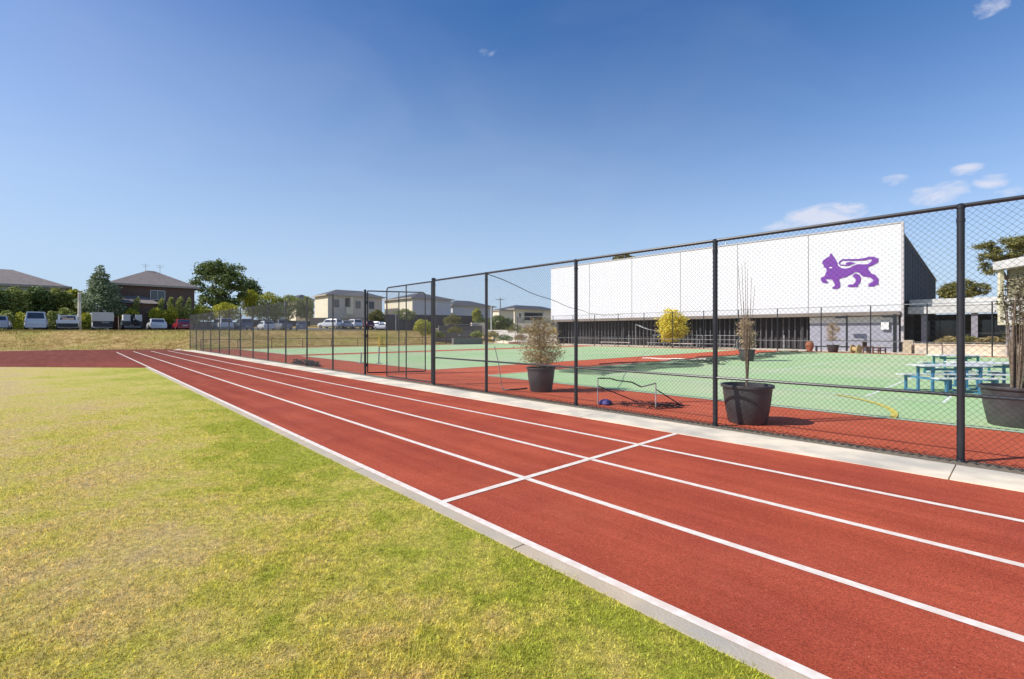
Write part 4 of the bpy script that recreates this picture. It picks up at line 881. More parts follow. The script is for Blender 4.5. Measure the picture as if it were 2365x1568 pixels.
# ================================================================== POTTED TREES
def pot(loc, h, rt, label, name='potted_tree'):
    e = empty(name, loc, random.uniform(0, 6), label, 'potted tree', 'potted trees on the courts')
    mb = MB(); rb = rt*.76
    mb.lathe([(0.001, 0), (rb*.93, 0), (rb, .03), (rb+(rt-rb)*.55, h*.52), (rt*.955, h*.86), (rt*.96, h-.05), (rt*1.03, h-.045), (rt*1.05, h-.01), (rt*1.04, h), (rt*.97, h), (rt*.93, h-.12), (rt*.92, h-.16)], n=40, wob=.004)
    mb.build('pot', M_PLASTIC, e, smooth=True)
    mb = MB(); mb.lathe([(rt*.93, h-.11), (rt*.5, h-.075), (.001, h-.085)], n=24); mb.build('soil', M_SOIL, e, smooth=True)
    return e
def scribble(mb, base, tip, r0, depth, kids, spread):
    base, tip = Vector(base), Vector(tip); L = (tip-base).length
    mid = base.lerp(tip, .5)+Vector((random.uniform(-1, 1), random.uniform(-1, 1), 0))*L*.06
    mb.tube([base, mid, tip], [r0, r0*.75, r0*.4], 5, cap=False)
    if depth > 0:
        for k in range(kids):
            f = random.uniform(.3, 1.0); b = base.lerp(tip, f); d = (tip-base).normalized()+Vector((random.uniform(-1, 1), random.uniform(-1, 1), random.uniform(-.3, .7)))*spread
            scribble(mb, b, b+d.normalized()*L*random.uniform(.3, .55), r0*.45, depth-1, kids, spread)
random.seed(21)
# small leafy tree left
e = pot(G(1249, 904), .63, .37, 'black pot with a small tree of wide dry brown crown')
mb = MB(); scribble(mb, (0, 0, .5), (.02, 0, 1.35), .016, 3, 6, .9); scribble(mb, (0, 0, .9), (-.05, .05, 1.7), .010, 2, 7, .9); mb.build('trunk', M_BARK, e)
leaves('crown', [(0, 0, 1.5, .55, .55, .33), (.05, 0, 1.2, .70, .70, .3), (-.05, 0, .95, .64, .64, .25), (.1, 0, .82, .5, .5, .16), (.1, 0, 1.75, .32, .32, .18), (-.2, .1, 1.65, .3, .3, .2)], 6500, .026, L_BROWN, e, shell=.15, clump=420, crad=2.6)
e = pot(G(1725, 976), .655, .40, 'large black pot with bare whippy stems beside a fence post')
mb = MB()
for k in range(9):
    a = k*.7; mb_t = (math.cos(a)*random.uniform(.05, .16), math.sin(a)*random.uniform(.05, .16), random.uniform(1.9, 2.85)); mb.tube([(0, 0, .52), (math.cos(a)*.03, math.sin(a)*.03, 1.1), mb_t], [.010, .006, .003], 5, cap=False)
mb.tube([(0, 0, .5), (.015, 0, 1.6)], [.016, .011], 6); mb.tube([(.05, .02, .5), (.045, 0, 1.5)], [.012, .010], 6)
mb.build('trunk', M_BARK, e)
e = pot(G(1724.5, 834), .62, .40, 'black pot with a narrow brown tree standing on the green court')
mb = MB(); scribble(mb, (0, 0, .5), (0, 0, 2.1), .02, 2, 8, .5); mb.build('trunk', M_BARK, e)
leaves('crown', [(0, 0, 1.05, .36, .36, .38), (.05, 0, 1.5, .42, .42, .4), (.08, 0, 1.9, .36, .36, .36)], 3600, .045, L_TAN, e, shell=.2, clump=200)
e = pot(tn(t_at(1922, 41.9), 42.0, .01), .55, .40, 'black pot with a pale dry tree before the grey roller wall')
mb = MB(); scribble(mb, (0, 0, .45), (0, 0, 2.0), .02, 2, 6, .7); mb.build('trunk', M_BARK, e)
leaves('crown', [(0, 0, 1.25, .45, .45, .45), (0, 0, 1.75, .45, .45, .5)], 1500, .045, L_TAN, e, shell=.2, clump=90)
e = pot(G(2344, 984), .66, .43, 'large black pot with a dark twiggy shrub at the right edge')
mb = MB()
for k in range(22):
    a = random.uniform(0, 6.28); r_ = random.uniform(.02, .2); tx = Vector((.12+math.cos(a)*r_*1.6, math.sin(a)*r_*1.6, random.uniform(1.6, 2.5)))
    mb.tube([(.05+math.cos(a)*r_*.5, math.sin(a)*r_*.5, .55), (.1+math.cos(a)*r_, math.sin(a)*r_, 1.3), tx], [.012, .009, .004], 5, cap=False)
mb.tube([(-.06, 0, .5), (-.04, 0, 1.6), (.02, 0, 2.2)], [.022, .018, .01], 7); mb.build('trunk', M_BARK, e)
e.rotation_euler = (0, 0, 0)
leaves('crown', [(.32, 0, 2.1, .42, .4, .35), (.36, .1, 1.75, .36, .4, .45), (.34, 0, 1.3, .18, .25, .6), (.08, .0, 2.35, .25, .25, .22)], 2300, .028, leafmat('dark_twiggy_leaves', (.05, .035, .02), (.11, .085, .045), c3=(.16, .16, .07)), e, shell=.15, clump=240)

# ================================================================== COURT OBJECTS
# picnic tables
M_BLUE = mat('blue_table_frame', (.05, .17, .30), (.065, .21, .35), 4, .45); M_TEAL = mat('teal_table_frame', (.03, .20, .22), (.04, .24, .25), 4, .45)
M_TOP = mat('weathered_table_top', (.62, .62, .64), (.72, .70, .68), 5, .5)
def picnic(loc, rz, fm, label):
    e = empty('picnic_table', loc, rz, label, 'picnic table', 'picnic tables on the green court')
    mb = MB()
    for k in range(3): mb.bbox(-.95, .95, -.36+k*.245, -.36+k*.245+.235, .72, .755)
    mb.build('tabletop', M_TOP, e, bevel=.006)
    for s_ in (-1, 1):
        mb = MB(); mb.bbox(-.95, .95, s_*.68-.14, s_*.68+.14, .43, .46); mb.build('bench', M_TOP, e, bevel=.006)
    for s_ in (-1, 1):
        mb = MB(); x = s_*.68
        mb.bbox(x-.03, x+.03, -.30, -.24, 0, .715); mb.bbox(x-.03, x+.03, .24, .30, 0, .715); mb.bbox(x-.028, x+.028, -.80, .80, .37, .425)
        mb.bbox(x-.028, x+.028, -.32, .32, .66, .716)
        for q in (-1, 1): mb.bbox(x-.03, x+.03, q*.76-.03, q*.76+.03, 0, .37)
        mb.bbox(x-.03, x+.03, -.80, .80, 0.002, .05); mb.build('end_frame', fm, e)
    mb = MB(); mb.bbox(-.65, .65, -.025, .025, .60, .66); mb.build('stretcher', fm, e); e.scale = (.82, .85, .95); return e
ta = ROT_N-R(52)
picnic(G(2190, 908), R(-4), M_BLUE, 'blue framed picnic table nearest the fence post')
picnic(G(2275, 897), R(-14), M_BLUE, 'blue framed picnic table at the right beside the big pot')
picnic(G(2206, 866), R(-3), M_TEAL, 'teal framed picnic table standing behind the other two')

# small goal with broken sagging bar
ge = empty('small_goal', G(1448, 938), 0, 'small fold-up goal with sagging net bar beside the fence', 'goal')
P = lambda x, y, z=0: G(x, y)+Vector((0, 0, z))
f1, f2 = P(1380, 934), P(1514, 945); b1, b2 = P(1470, 931), P(1575, 941)
M_GP = mat('dull_white_pole', (.45, .43, .42), (.3, .28, .27), 9, .5)
def wt(mb, pts, r): mb.tube(pts, r, 6)
for q, h in ((f1, .56), (f2, .52)):
    mb = MB(); wt(mb, [q, q+Vector((0, 0, h))], .013); mb.build('upright', M_GP, ge, True)
mb = MB(); a, b = f1+Vector((0, 0, .56)), f2+Vector((0, 0, .52)); wt(mb, [a, a.lerp(b, .22)+Vector((0, 0, .02)), a.lerp(b, .34)+Vector((0, 0, -.01)), a.lerp(b, .6)+Vector((0, 0, -.02)), a.lerp(b, .76)+Vector((0, 0, -.10)), a.lerp(b, .88)+Vector((0, 0, -.05)), b], .016); mb.build('crossbar', M_WIRE, ge, True)
for (q, h, e_) in ((f1, .40, b1), (f2, .40, b2)):
    mb = MB(); wt(mb, [q+Vector((0, 0, h)), e_+Vector((0, 0, .03))], .012); wt(mb, [q, e_], .012); mb.build('stay', M_WIRE, ge, True)
mb = MB(); wt(mb, [b1, b2], .012); wt(mb, [f1, f2], .010); mb.build('base_bar', M_WIRE, ge, True)
mb = MB()
for k in range(130):
    u, v = random.random(), random.random(); a = f1.lerp(f2, u).lerp(b1.lerp(b2, u), v)+Vector((0, 0, .01+random.random()*.06))
    d = Vector((random.uniform(-.16, .16), random.uniform(-.10, .10), random.uniform(-.01, .02))); mb.tube([a, a+d*.5+Vector((0, 0, .02)), a+d], .005, 3, cap=False)
for k in range(60):
    u = random.uniform(.55, 1.0); a = f2.lerp(b2, random.random())+Vector((0, random.uniform(-.05, .1), .02+random.random()*.09)); d = Vector((random.uniform(-.2, .2), random.uniform(-.05, .05), random.uniform(-.03, .03))); mb.tube([a, a+d], .008, 3, cap=False)
tag(mb.build('fallen_net', M_WIRE, ge, True), kind='stuff')
bg_ = G(1398, 935); mb = MB(); mb.lathe([(.001, 0), (.10, 0), (.13, .04), (.10, .09), (.03, .12), (.001, .12)], bg_, 18, wob=.28)
tag(mb.build('sand_bag', mat('blue_purple_cloth', (.07, .06, .22), (.12, .10, .3), 12, .8), smooth=True), 'small blue purple bag at the foot of the goal upright', 'bag')

# divider net collapsed on the court edge
M_NET, t_, b_ = newmat('dark_green_netting'); b_.inputs['Base Color'].default_value = (.02, .045, .03, 1); b_.inputs['Roughness'].default_value = .9
tr = t_.nodes.new('ShaderNodeBsdfTransparent'); mxx = t_.nodes.new('ShaderNodeMixShader'); gN = t_.nodes.new('ShaderNodeNewGeometry'); nN = t_.nodes.new('ShaderNodeTexNoise'); nN.inputs['Scale'].default_value = 1.8; nN.inputs['Detail'].default_value = 5
t_.links.new(gN.outputs['Position'], nN.inputs['Vector']); mrN = t_.nodes.new('ShaderNodeMapRange'); mrN.inputs['From Min'].default_value = .3; mrN.inputs['From Max'].default_value = .7; mrN.inputs['To Min'].default_value = .25; mrN.inputs['To Max'].default_value = .75
t_.links.new(nN.outputs['Fac'], mrN.inputs['Value']); t_.links.new(mrN.outputs[0], mxx.inputs[0]); t_.links.new(tr.outputs[0], mxx.inputs[1]); t_.links.new(b_.outputs[0], mxx.inputs[2]); t_.links.new(mxx.outputs[0], t_.nodes['Material Output'].inputs[0])
ne = empty('court_net', tn(11.2, 24), 0, 'collapsed dark green net lying along the edge of the near green court', 'net')
mb = MB(); K = 70; vs = []; Wn = 7
for i in range(K+1):
    n_ = 13.5+25.5*i/K; c = 11.1+.35*math.sin(i*.25)+.2*math.sin(i*.61); wd = .55+.45*math.sin(i*.09+1.2)**2+(.5 if n_ < 22 else 0)
    for j in range(Wn):
        v = j/(Wn-1); z = .03+.16*math.sin(v*math.pi)*(.5+.5*math.sin(i*.7+j*1.3))+ (.12 if j == Wn-1 else 0); vs.append(tn(c+wd*(v-.5)*1.6, n_+.1*math.sin(j*2+i), z))
mb.add(vs, [(i*Wn+j, (i+1)*Wn+j, (i+1)*Wn+j+1, i*Wn+j+1) for i in range(K) for j in range(Wn-1)]); mb.build('netting', M_NET, ne, True)
mb = MB(); mb.tube([vs[i*Wn+Wn-1]+Vector((0, 0, .02)) for i in range(8, K+1)], .022, 5); mb.build('cable', M_WIRE, ne, True)
mb = MB(); a, b = G(1483, 830)+Vector((0, 0, .06)), G(1630, 834.8)+Vector((0, 0, .10)); mb.tube([a.lerp(b, f)+Vector((0, .06*math.sin(f*9), .015*math.sin(f*14))) for f in np.linspace(0, 1, 14)], .045, 6)
mb.build('white_tape', M_LINE, ne, True)
mb = MB(); hp = G(1648, 842)
for k in range(90):
    a = hp+Vector((random.gauss(0, .30), random.gauss(0, .3), random.random()*.25)); d = Vector((random.uniform(-.25, .25), random.uniform(-.2, .2), random.uniform(-.05, .05))); mb.tube([a, a+d], .012, 3, cap=False)
tag(mb.build('bunched_net', M_WIRE, ne, True), kind='stuff')
# crumpled black netting at the fence foot
mb = MB(); 
for k in range(420):
    t = random.uniform(t_at(665), t_at(722)) if k % 3 else random.uniform(t_at(690), t_at(720)); a = tn(t, N_FEN+.26+random.gauss(0, .07), random.random()**2*.22); q_ = random.uniform(-.35, .35); d = Vector((D1.x*q_, D1.y*q_, random.uniform(-.05, .06))); mb.tube([a, a+d*.5+Vector((0, 0, .03)), a+d], .014, 3, cap=False)
tag(mb.build('netting_heap', M_WIRE), 'heap of crumpled black netting at the foot of the long fence', 'netting')
# slack cable from the fence to the far fence
ca, cb_ = tn(t_at(1120), N_FEN, H_F), tn(t_at(1440, C_FAR), C_FAR, 3.4); mb = MB()
mb.tube([ca.lerp(cb_, q)+Vector((0, 0, -.55*math.sin(math.pi*q)+.03*math.sin(q*40))) for q in np.linspace(0, 1, 30)], .012, 4); tag(mb.build('slack_cable', M_WIRE), 'thin slack cable strung from the fence towards the hall', 'cable')

# benches before the undercroft
def bench(t0, t1, n_, z, label, rows=1, m=M_STEEL):
    e = empty('tiered_bench', tn((t0+t1)/2, n_), 0, label, 'bench', 'benches before the undercroft')
    for k in range(rows):
        mb = MB(); boxtn(mb, t0, t1, n_+k*.55, n_+k*.55+.28, z+k*.38, z+k*.38+.04); mb.build('seat', m, e, True)
    c = int((t1-t0)/1.6)
    for q in range(c+1):
        t = t0+.15+(t1-t0-.3)*q/c; mb = MB()
        for k in range(rows): boxtn(mb, t-.025, t+.025, n_+k*.55+.05, n_+k*.55+.20, 0, z+k*.38-.002)
        mb.build('leg', M_GREY, e, True)
bench(t_at(1700, 43.2), t_at(1495, 43.2), 43.0, .42, 'long three tier aluminium bench right of the golden tree', 3)
bench(t_at(1600, 42.4), t_at(1552, 42.4), 42.2, .40, 'short low pale bench below the golden tree', 1, M_LINE)
bench(t_at(1460, 43.2), t_at(1392, 43.2), 42.6, .40, 'low pale bench left of the golden tree', 1, M_LINE)
se = empty('shade_sail', tn(t_at(1510, 45), 45), 0, 'small pale drooping awning before the dark undercroft', 'awning')
mb = MB(); a, b = tn(t_at(1467, 45), 45, 2.35), tn(t_at(1525, 45), 45, 1.95); 
q = [a.lerp(b, f)+Vector((0, 0, -.35*math.sin(math.pi*f*.8))) for f in np.linspace(0, 1, 8)]
for i in range(7): u_ = Vector((DN.x, DN.y, -.1))*.9; mb.add([q[i], q[i+1], q[i+1]+u_, q[i]+u_, q[i]-Vector((0, 0, .02)), q[i+1]-Vector((0, 0, .02))], [(0, 1, 2, 3), (0, 4, 5, 1)])
mb.build('cloth', M_FASC, se, True)
mb = MB(); mb.tube([tn(t_at(1467, 45.3), 45.3, 0), tn(t_at(1467, 45.3), 45.3, 2.4)], .03, 6); mb.build('post', M_GREY, se, True)

# things by the far fence
q = tn(t_at(1869, 42.2), 42.2, .01); mb = MB(); mb.lathe([(.001, 0), (.16, 0), (.2, .1), (.30, .45), (.26, .68), (.17, .76), (.2, .82), (.14, .82), (.001, .7)], q, 18)
tag(mb.build('terracotta_urn', mat('terracotta', (.32, .12, .06), (.38, .16, .09), 6, .8), smooth=True), 'tall terracotta urn beside the far fence', 'urn')
ce = empty('cable_reel', tn(t_at(1976, 41.0), 41.0, .01), R(20), 'tan timber drum lying on its side beside the far fence', 'reel'); M_TAN = mat('tan_timber', (.46, .30, .13), (.52, .36, .18), 6, .8)
for y in (-.22, .22):
    mb = MB(); mb.lathe([(.001, y-.03), (.30, y-.03), (.30, y+.03), (.001, y+.03)], (0, 0, .30), 20, axis='Y'); mb.build('flange', M_TAN, ce)
mb = MB(); mb.lathe([(.17, -.19), (.17, .19)], (0, 0, .30), 16, axis='Y'); mb.build('core', M_TAN, ce)
mb = MB(); p = tn(t_at(2030, 42.1), 42.1, .01); mb.box(p+Vector((0, 0, .19)), (.75, .4, .05), .3); mb.box(p+Vector((0, 0, .39)), (.80, .45, .05), .3)
for sx in (-1, 1):
    for sy in (-1, 1): 
        v = Matrix.Rotation(.3, 4, 'Z') @ Vector((sx*.35, sy*.18, .19)); mb.box(p+v, (.06, .06, .38), .3)
tag(mb.build('wooden_crate', mat('dark_red_timber', (.13, .05, .035), (.17, .07, .05), 6, .8)), 'dark reddish open crate beside the far fence', 'crate')
be = empty('low_bench', tn(t_at(1940, 43), 43), 0, 'long low black bench along the foot of the grey roller wall', 'bench')
mb = MB(); boxtn(mb, t_at(2010, 43), t_at(1880, 43), 43.0, 43.4, .36, .44); mb.build('seat', M_BLACK, be, True)
for x in (1885, 1925, 1965, 2005):
    t = t_at(x, 43.2); mb = MB(); boxtn(mb, t-.04, t+.04, 43.05, 43.35, 0, .358); mb.build('leg', M_BLACK, be, True)
de = empty('wooden_chair', tn(t_at(2004, 42.5), 42.5, .01), .5, 'dark brown broken chair by the far fence', 'chair'); M_DBR = mat('dark_brown_timber', (.10, .055, .035), (.14, .08, .05), 6, .8)
mb = MB(); mb.bbox(-.28, .28, -.25, .25, .42, .47); mb.build('seat', M_DBR, de)
for sx in (-1, 1):
    for sy in (-1, 1): mb = MB(); mb.bbox(sx*.24-.03, sx*.24+.03, sy*.2-.03, sy*.2+.03, 0, .418); mb.build('leg', M_DBR, de)
mb = MB(); mb.bbox(-.28, .28, .20, .25, .472, .80); mb.build('backrest', M_DBR, de)

# ================================================================== VEHICLES
def paint(name, c): return mat(name, c, tuple(v*.95 for v in c), 1, .28, spec=.6, coat=.5)
P_SIL = paint('silver_car_paint', (.45, .47, .52)); P_WHT = paint('white_car_paint', (.72, .73, .74)); P_RED = paint('red_car_paint', (.34, .02, .035)); P_DK = paint('dark_car_paint', (.035, .038, .045))
P_BLU = paint('blue_grey_car_paint', (.12, .15, .22)); P_CRM = paint('cream_truck_paint', (.58, .54, .47)); P_MAR = paint('maroon_car_paint', (.20, .03, .06)); P_GRY = paint('grey_car_paint', (.20, .215, .235))
def loft(mb, secs, rings=None):
    """secs: list of (x, [(y,z)...half profile bottom->top]) mirrored to closed ring"""
    vs = []; fs = []; m = None
    for x, pr in secs:
        ring = [(x, y, z) for y, z in pr]+[(x, -y, z) for y, z in reversed(pr)]; m = len(ring); vs += ring
    for i in range(len(secs)-1):
        for k in range(m): a = i*m+k; b = i*m+(k+1) % m; fs.append((a, a+m, b+m, b))
    fs.append(tuple(range(m))); fs.append(tuple((len(secs)-1)*m+k for k in reversed(range(m)))); mb.add(vs, fs)
# body type: length, width, height, belt z, cabin stations (x_rear_bottom, x_rear_top, x_front_top, x_front_bottom) measured from rear, tail height, bonnet height
TYPES = {'sedan': (4.6, 1.78, 1.44, .92, .55, 1.15, 2.45, 3.25, .98, .80), 'hatch': (4.1, 1.74, 1.46, .93, .10, .45, 2.2, 3.05, .93, .80), 'suv': (4.6, 1.86, 1.74, 1.08, .08, .30, 2.7, 3.35, 1.08, 1.0), 'van': (4.7, 1.82, 2.0, 1.12, .03, .22, 3.5, 4.25, 1.12, .95), 'ute': (5.0, 1.82, 1.70, 1.02, 1.95, 2.15, 3.2, 3.95, 1.0, .98)}
def car(name, kind, loc, rz, pm, label, cat, group, facing=1, extra=None):
    """local +x is forward; facing=1 shows its rear to the camera"""
    e = empty(name, loc, rz, label, cat, group); L, W_, Ht, B, xr, xrt, xft, xf, tl, bn = TYPES[kind]; hw = W_/2; g = .22; X0 = -L/2
    mb = MB()
    def prof(k, zt, zb=g): h = hw*k; return [(h*.86, zb), (h*.97, zb+.12), (h, zb+.32), (h*.99, (zb+zt)/2+.1), (h*.95, zt-.06), (h*.86, zt)]
    loft(mb, [(X0, prof(.90, tl-.12, g+.14)), (X0+.10, prof(.97, tl, g)), (X0+.8, prof(1, B)), (X0+xf, prof(1, B)), (X0+L-.55, prof(.97, bn)), (X0+L-.12, prof(.90, bn-.14, g)), (X0+L, prof(.82, bn-.26, g+.12))])
    body = mb.build('body', pm, e, smooth=True)
    mb = MB(); ch = hw*.93; ct = hw*.76
    def cp(hb, z0, z1, top): return [(hb, z0), (top, z1-.07), (top*.93, z1)]
    loft(mb, [(X0+xr, [(ch*.94, B-.05), (ch*.93, B-.03), (ch*.9, B)]), (X0+xrt, cp(ch, B-.05, Ht-.02, ct)), (X0+(xrt+xft)/2, cp(ch, B-.05, Ht, ct*1.02)), (X0+xft, cp(ch, B-.05, Ht-.03, ct)), (X0+xf, [(ch*.94, B-.05), (ch*.93, B-.03), (ch*.88, B)])])
    mb.build('cabin', pm, e, smooth=True)
    def quad(nm, pts, m): mbq = MB(); mbq.add(pts, [(0, 1, 2, 3)]); return mbq.build(nm, m, e)
    def L3(a, b, f): return a+(b-a)*f
    o_ = .018
    quad('rear_window', [(X0+L3(xr, xrt, .12)-o_, -ch*.80, L3(B, Ht, .12)), (X0+L3(xr, xrt, .12)-o_, ch*.80, L3(B, Ht, .12)), (X0+L3(xr, xrt, .86)-o_, ct*.86, L3(B, Ht, .84)), (X0+L3(xr, xrt, .86)-o_, -ct*.86, L3(B, Ht, .84))], M_CARGLASS)
    quad('windscreen', [(X0+L3(xf, xft, .08)+o_, -ch*.84, L3(B, Ht, .08)+.02), (X0+L3(xf, xft, .08)+o_, ch*.84, L3(B, Ht, .08)+.02), (X0+L3(xf, xft, .88)+o_, ct*.88, L3(B, Ht, .86)+.02), (X0+L3(xf, xft, .88)+o_, -ct*.88, L3(B, Ht, .86)+.02)], M_CARGLASS)
    for s_ in (-1, 1):
        xm = (xrt+xft)/2+.1
        for (a0, a1, b0, b1) in ((xr+.35 if kind != 'ute' else xrt+.05, xm-.04, xrt+.10, xm-.04), (xm+.04, xf-.35, xm+.04, xft-.06)):
            if kind == 'ute' and a1-a0 < .3: continue
            zz0, zz1 = B+.05, Ht-.16; y0 = L3(ch, ct, .12)+.03; y1 = L3(ch, ct, .85)+.03
            quad('side_window', [(X0+a0, s_*y0, zz0), (X0+a1, s_*y0, zz0), (X0+b1, s_*y1, zz1), (X0+b0, s_*y1, zz1)], M_CARGLASS)
    for xx in (X0+.85, X0+L-.85):
        for s_ in (-1, 1):
            mbw = MB(); r = .33; y = s_*(hw-.11); mbw.lathe([(.2, y-.10), (r-.02, y-.10), (r, y-.07), (r, y+.07), (r-.02, y+.10), (.2, y+.10)], (xx, 0, r), 18, axis='Y'); wh = mbw.build('wheel', M_TYRE, e, smooth=True)
            mbw = MB(); mbw.lathe([(.001, y+s_*.085), (.19, y+s_*.10), (.21, y+s_*.06)], (xx, 0, r), 14, axis='Y'); mbw.build('rim', M_RIM, wh)
    for s_ in (-1, 1):
        mbl = MB(); mbl.bbox(X0-.02+.03, X0+.14, min(s_*hw*.62, s_*hw*.93), max(s_*hw*.62, s_*hw*.93), tl-.34, tl-.12); mbl.build('tail_light', M_TAIL, e)
        mbl = MB(); mbl.bbox(X0+L-.22, X0+L-.06, min(s_*hw*.5, s_*hw*.84), max(s_*hw*.5, s_*hw*.84), bn-.36, bn-.2); mbl.build('headlight', M_HEAD, e)
    mbl = MB(); mbl.bbox(X0-.03, X0-.005, -.26, .26, .52, .63); mbl.build('number_plate', M_PLATE, e)
    mbl = MB(); mbl.bbox(X0-.05, X0+.02, -hw*.84, hw*.84, .30, .47); mbl.build('rear_bumper', pm if kind in ('hatch', 'sedan', 'van') else M_GREY, e)
    mbl = MB(); mbl.bbox(X0+L-.04, X0+L+.03, -hw*.7, hw*.7, .30, .48); mbl.build('front_bumper', M_BLACK if kind != 'sedan' else pm, e)
    if extra: extra(e, L, W_, X0)
    return e
def tray_load(e, L, W_, X0):
    mb = MB(); mb.bbox(X0-.35, X0+1.85, -W_/2, W_/2, .72, .80); 
    for s_ in (-1, 1): mb.bbox(X0-.35, X0+1.85, s_*W_/2-.03, s_*W_/2+.03, .802, 1.12)
    mb.bbox(X0-.40, X0-.352, -W_/2, W_/2, .74, 1.12); mb.build('tray', P_WHT, e)
    mb = MB()
    for s_ in (-1, 1): mb.bbox(X0-.2, X0-.12, s_*.75-.05, s_*.75+.05, 1.125, 1.75); mb.bbox(X0+1.6, X0+1.68, s_*.75-.05, s_*.75+.05, 1.125, 1.75)
    mb.build('rack', P_WHT, e)
    mb = MB(); mb.bbox(X0, X0+1.3, -.5, .45, .81, 1.35); mb.bbox(X0+.1, X0+.8, .1, .6, 1.36, 1.52); mb.build('load', mat('tan_load', (.42, .30, .22), (.5, .4, .32), 6, .8), e)
    mb = MB(); mb.bbox(X0-.42, X0-.38, -.85, .85, .38, .72); mb.build('underframe', M_BLACK, e)
def canopy(e, L, W_, X0):
    mb = MB(); mb.bbox(X0-.4, X0+2.0, -W_/2-.03, W_/2+.03, .98, 1.98); mb.build('canopy_box', P_CRM, e, bevel=.04)
    mb = MB(); mb.bbox(X0-.38, X0+1.9, -.86, .86, .42, .978); mb.build('underframe', M_BLACK, e)
    mb = MB(); mb.bbox(X0-.43, X0-.385, -.55, .1, .78, .92); mb.build('plate_light', M_GREY, e)
def toolboxes(e, L, W_, X0):
    for s_, w2 in ((-1, .62), (1, .66)):
        mb = MB(); a, b = (.22, .22+w2) if s_ > 0 else (-.22-w2, -.22); mb.bbox(X0-.32, X0+1.6, a, b, 1.02, 1.78); mb.build('tool_box', M_FASC, e, bevel=.03)
    mb = MB(); mb.bbox(X0-.30, X0+1.75, -.90, .90, .62, 1.015); mb.bbox(X0-.05, X0+1.7, -.88, .88, 1.80, 1.87); mb.build('tray', M_BLACK, e)
    mb = MB(); mb.lathe([(.12, -.1), (.33, -.1), (.36, 0), (.33, .1), (.12, .1)], (X0-.42, -.25, .85), 18, axis='X'); mb.build('spare_wheel', M_TYRE, e)
def roofrack(e, L, W_, X0):
    mb = MB()
    for s_ in (-1, 1): mb.bbox(X0+.4, X0+2.6, s_*.6-.03, s_*.6+.03, 1.78, 1.83)
    mb.build('roof_rails', M_GREY, e)
AX = math.atan2(D1.y, D1.x)      # nose away down the straight: rear towards us
GRP = 'vehicles parked nose in on the terrace'
def cpos(x, s, dz=.12): p = at(x, s); p.z = hgt(p.x, p.y)+dz; return p
row = [(-2, 49.6, 'hatch', P_SIL, 'parked_car', 'silver hatchback cut by the left edge, first of the parked row', 'car', None, AX),
 (85, 52.8, 'van', P_WHT, 'parked_van', 'white van seen square from behind near the left edge', 'van', None, AX),
 (157, 54.4, 'ute', P_WHT, 'parked_ute', 'white ute with racks and a tan load on its tray', 'ute', tray_load, AX),
 (235, 55.5, 'ute', P_WHT, 'parked_ute', 'truck with a plain pale canopy box on its back', 'ute', canopy, AX),
 (302, 57.2, 'ute', P_DK, 'parked_ute', 'dark four wheel drive ute with two pale tool boxes and a rear spare wheel', 'ute', toolboxes, AX),
 (361, 59.6, 'sedan', P_WHT, 'parked_car', 'white sedan left of the red car', 'car', None, AX),
 (420, 62.0, 'sedan', P_RED, 'parked_car', 'red sedan beside the end of the long fence', 'car', None, AX)]
for (x, s, k, pm, nm, lb, ct, ex, a) in row: car(nm, k, cpos(x, s), a, pm, lb, ct, GRP, extra=ex)
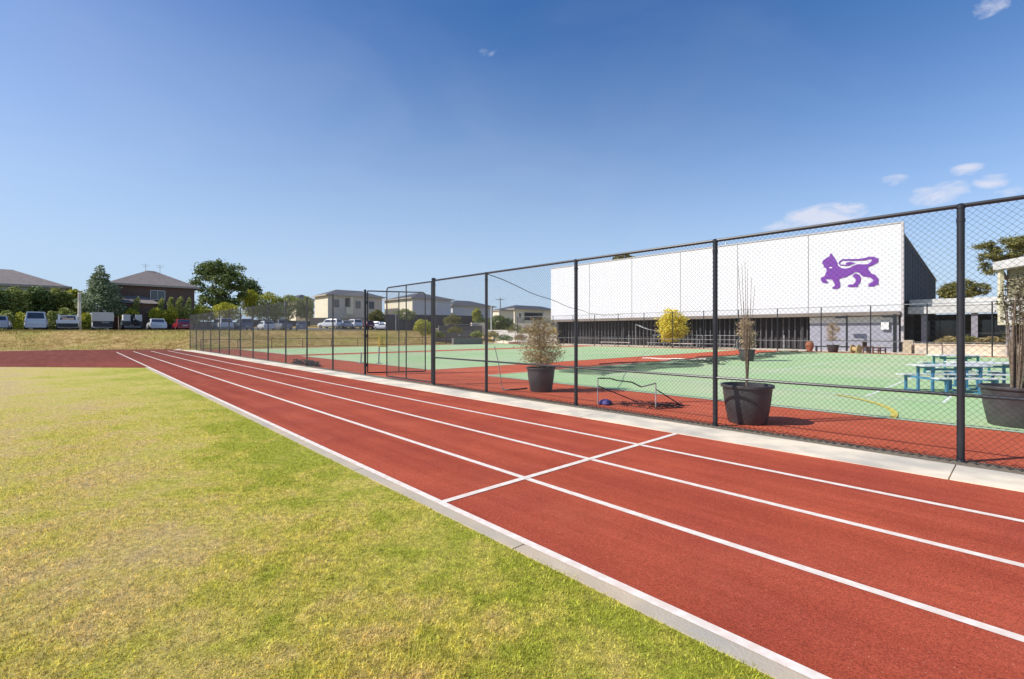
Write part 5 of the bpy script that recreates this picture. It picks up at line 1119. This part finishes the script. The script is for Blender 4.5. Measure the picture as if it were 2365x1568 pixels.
row2 = [(512, 70, 'suv', P_WHT, 'white boxy car partly lost behind the fence mesh', AX+.1), (562, 73, 'suv', P_BLU, 'blue grey four wheel drive behind the fence', AX), (613, 76, 'hatch', P_WHT, 'white hatchback between two fence posts', AX), (652, 80, 'ute', P_GRY, 'dull grey ute right of the white hatchback', AX), (697, 78, 'sedan', P_GRY, 'dark grey sedan turned slightly with sloping tail', AX-.35),
 (762, 90, 'suv', P_WHT, 'white wagon below the cream house left corner', AX+.5), (793, 92, 'sedan', P_SIL, 'silver sedan between the white wagon and the white four wheel drive', AX), (816, 93, 'suv', P_WHT, 'white four wheel drive below the cream house', AX), (845, 95, 'hatch', P_MAR, 'maroon hatchback among white cars', AX), (866, 95, 'hatch', P_WHT, 'small white car right of the maroon one', AX+.4), (886, 93, 'sedan', P_SIL, 'silver car at the right end of the row before the dark wall', AX+.2)]
for (x, s, k, pm, lb, a) in row2: car('parked_car', k, cpos(x, s, .14), a, pm, lb, 'car', GRP, extra=roofrack if k == 'suv' and pm is P_WHT else None)
# low dark barrier line at the terrace edge
# rough dry grass standing on the bank (one 'stuff' object)
def bank_grass():
    k = 90000; t = rng.uniform(49.5, 66, k); n = rng.uniform(-34, 52, k); t = t+np.where(n < 8.6, np.minimum(16, (8.6-n)*.52), 0)
    x = D1.x*t+DN.x*n; y = D1.y*t+DN.y*n; keep = (y > 30) & ~((n > 36) & (t > 52))
    cl = np.sin(x*1.3+np.sin(y*.9)*2)*np.sin(y*1.7+np.sin(x*.6)*2) > rng.uniform(-1.0, .7, k); keep &= cl; x, y = x[keep], y[keep]; k = len(x)
    z = np.array([hgt(a, b) for a, b in zip(x, y)]); h = rng.uniform(.06, .20, k); wd = rng.uniform(.012, .03, k); th = rng.uniform(0, 6.28, k); lt = rng.uniform(0, 6.28, k); ln = h*rng.uniform(.1, .9, k)
    V = np.zeros((k, 3, 3)); V[:, 0, 0] = x-np.cos(th)*wd; V[:, 0, 1] = y-np.sin(th)*wd; V[:, 1, 0] = x+np.cos(th)*wd; V[:, 1, 1] = y+np.sin(th)*wd
    V[:, 2, 0] = x+np.cos(lt)*ln; V[:, 2, 1] = y+np.sin(lt)*ln; V[:, :2, 2] = (z-.05)[:, None]; V[:, 2, 2] = z+h
    me = bpy.data.meshes.new('dry_grass'); me.vertices.add(k*3); me.vertices.foreach_set('co', V.reshape(-1)); me.loops.add(k*3); me.loops.foreach_set('vertex_index', np.arange(k*3)); me.polygons.add(k)
    me.polygons.foreach_set('loop_start', np.arange(k)*3); me.polygons.foreach_set('loop_total', np.full(k, 3)); me.materials.append(leafmat('dry_grass_blade', (.34, .22, .07), (.60, .44, .19), c3=(.42, .40, .12))); me.update()
    o = bpy.data.objects.new('dry_grass', me); scene.collection.objects.link(o); tag(o, 'rough straw coloured grass on the bank below the car park', 'grass', kind='stuff')
bank_grass()
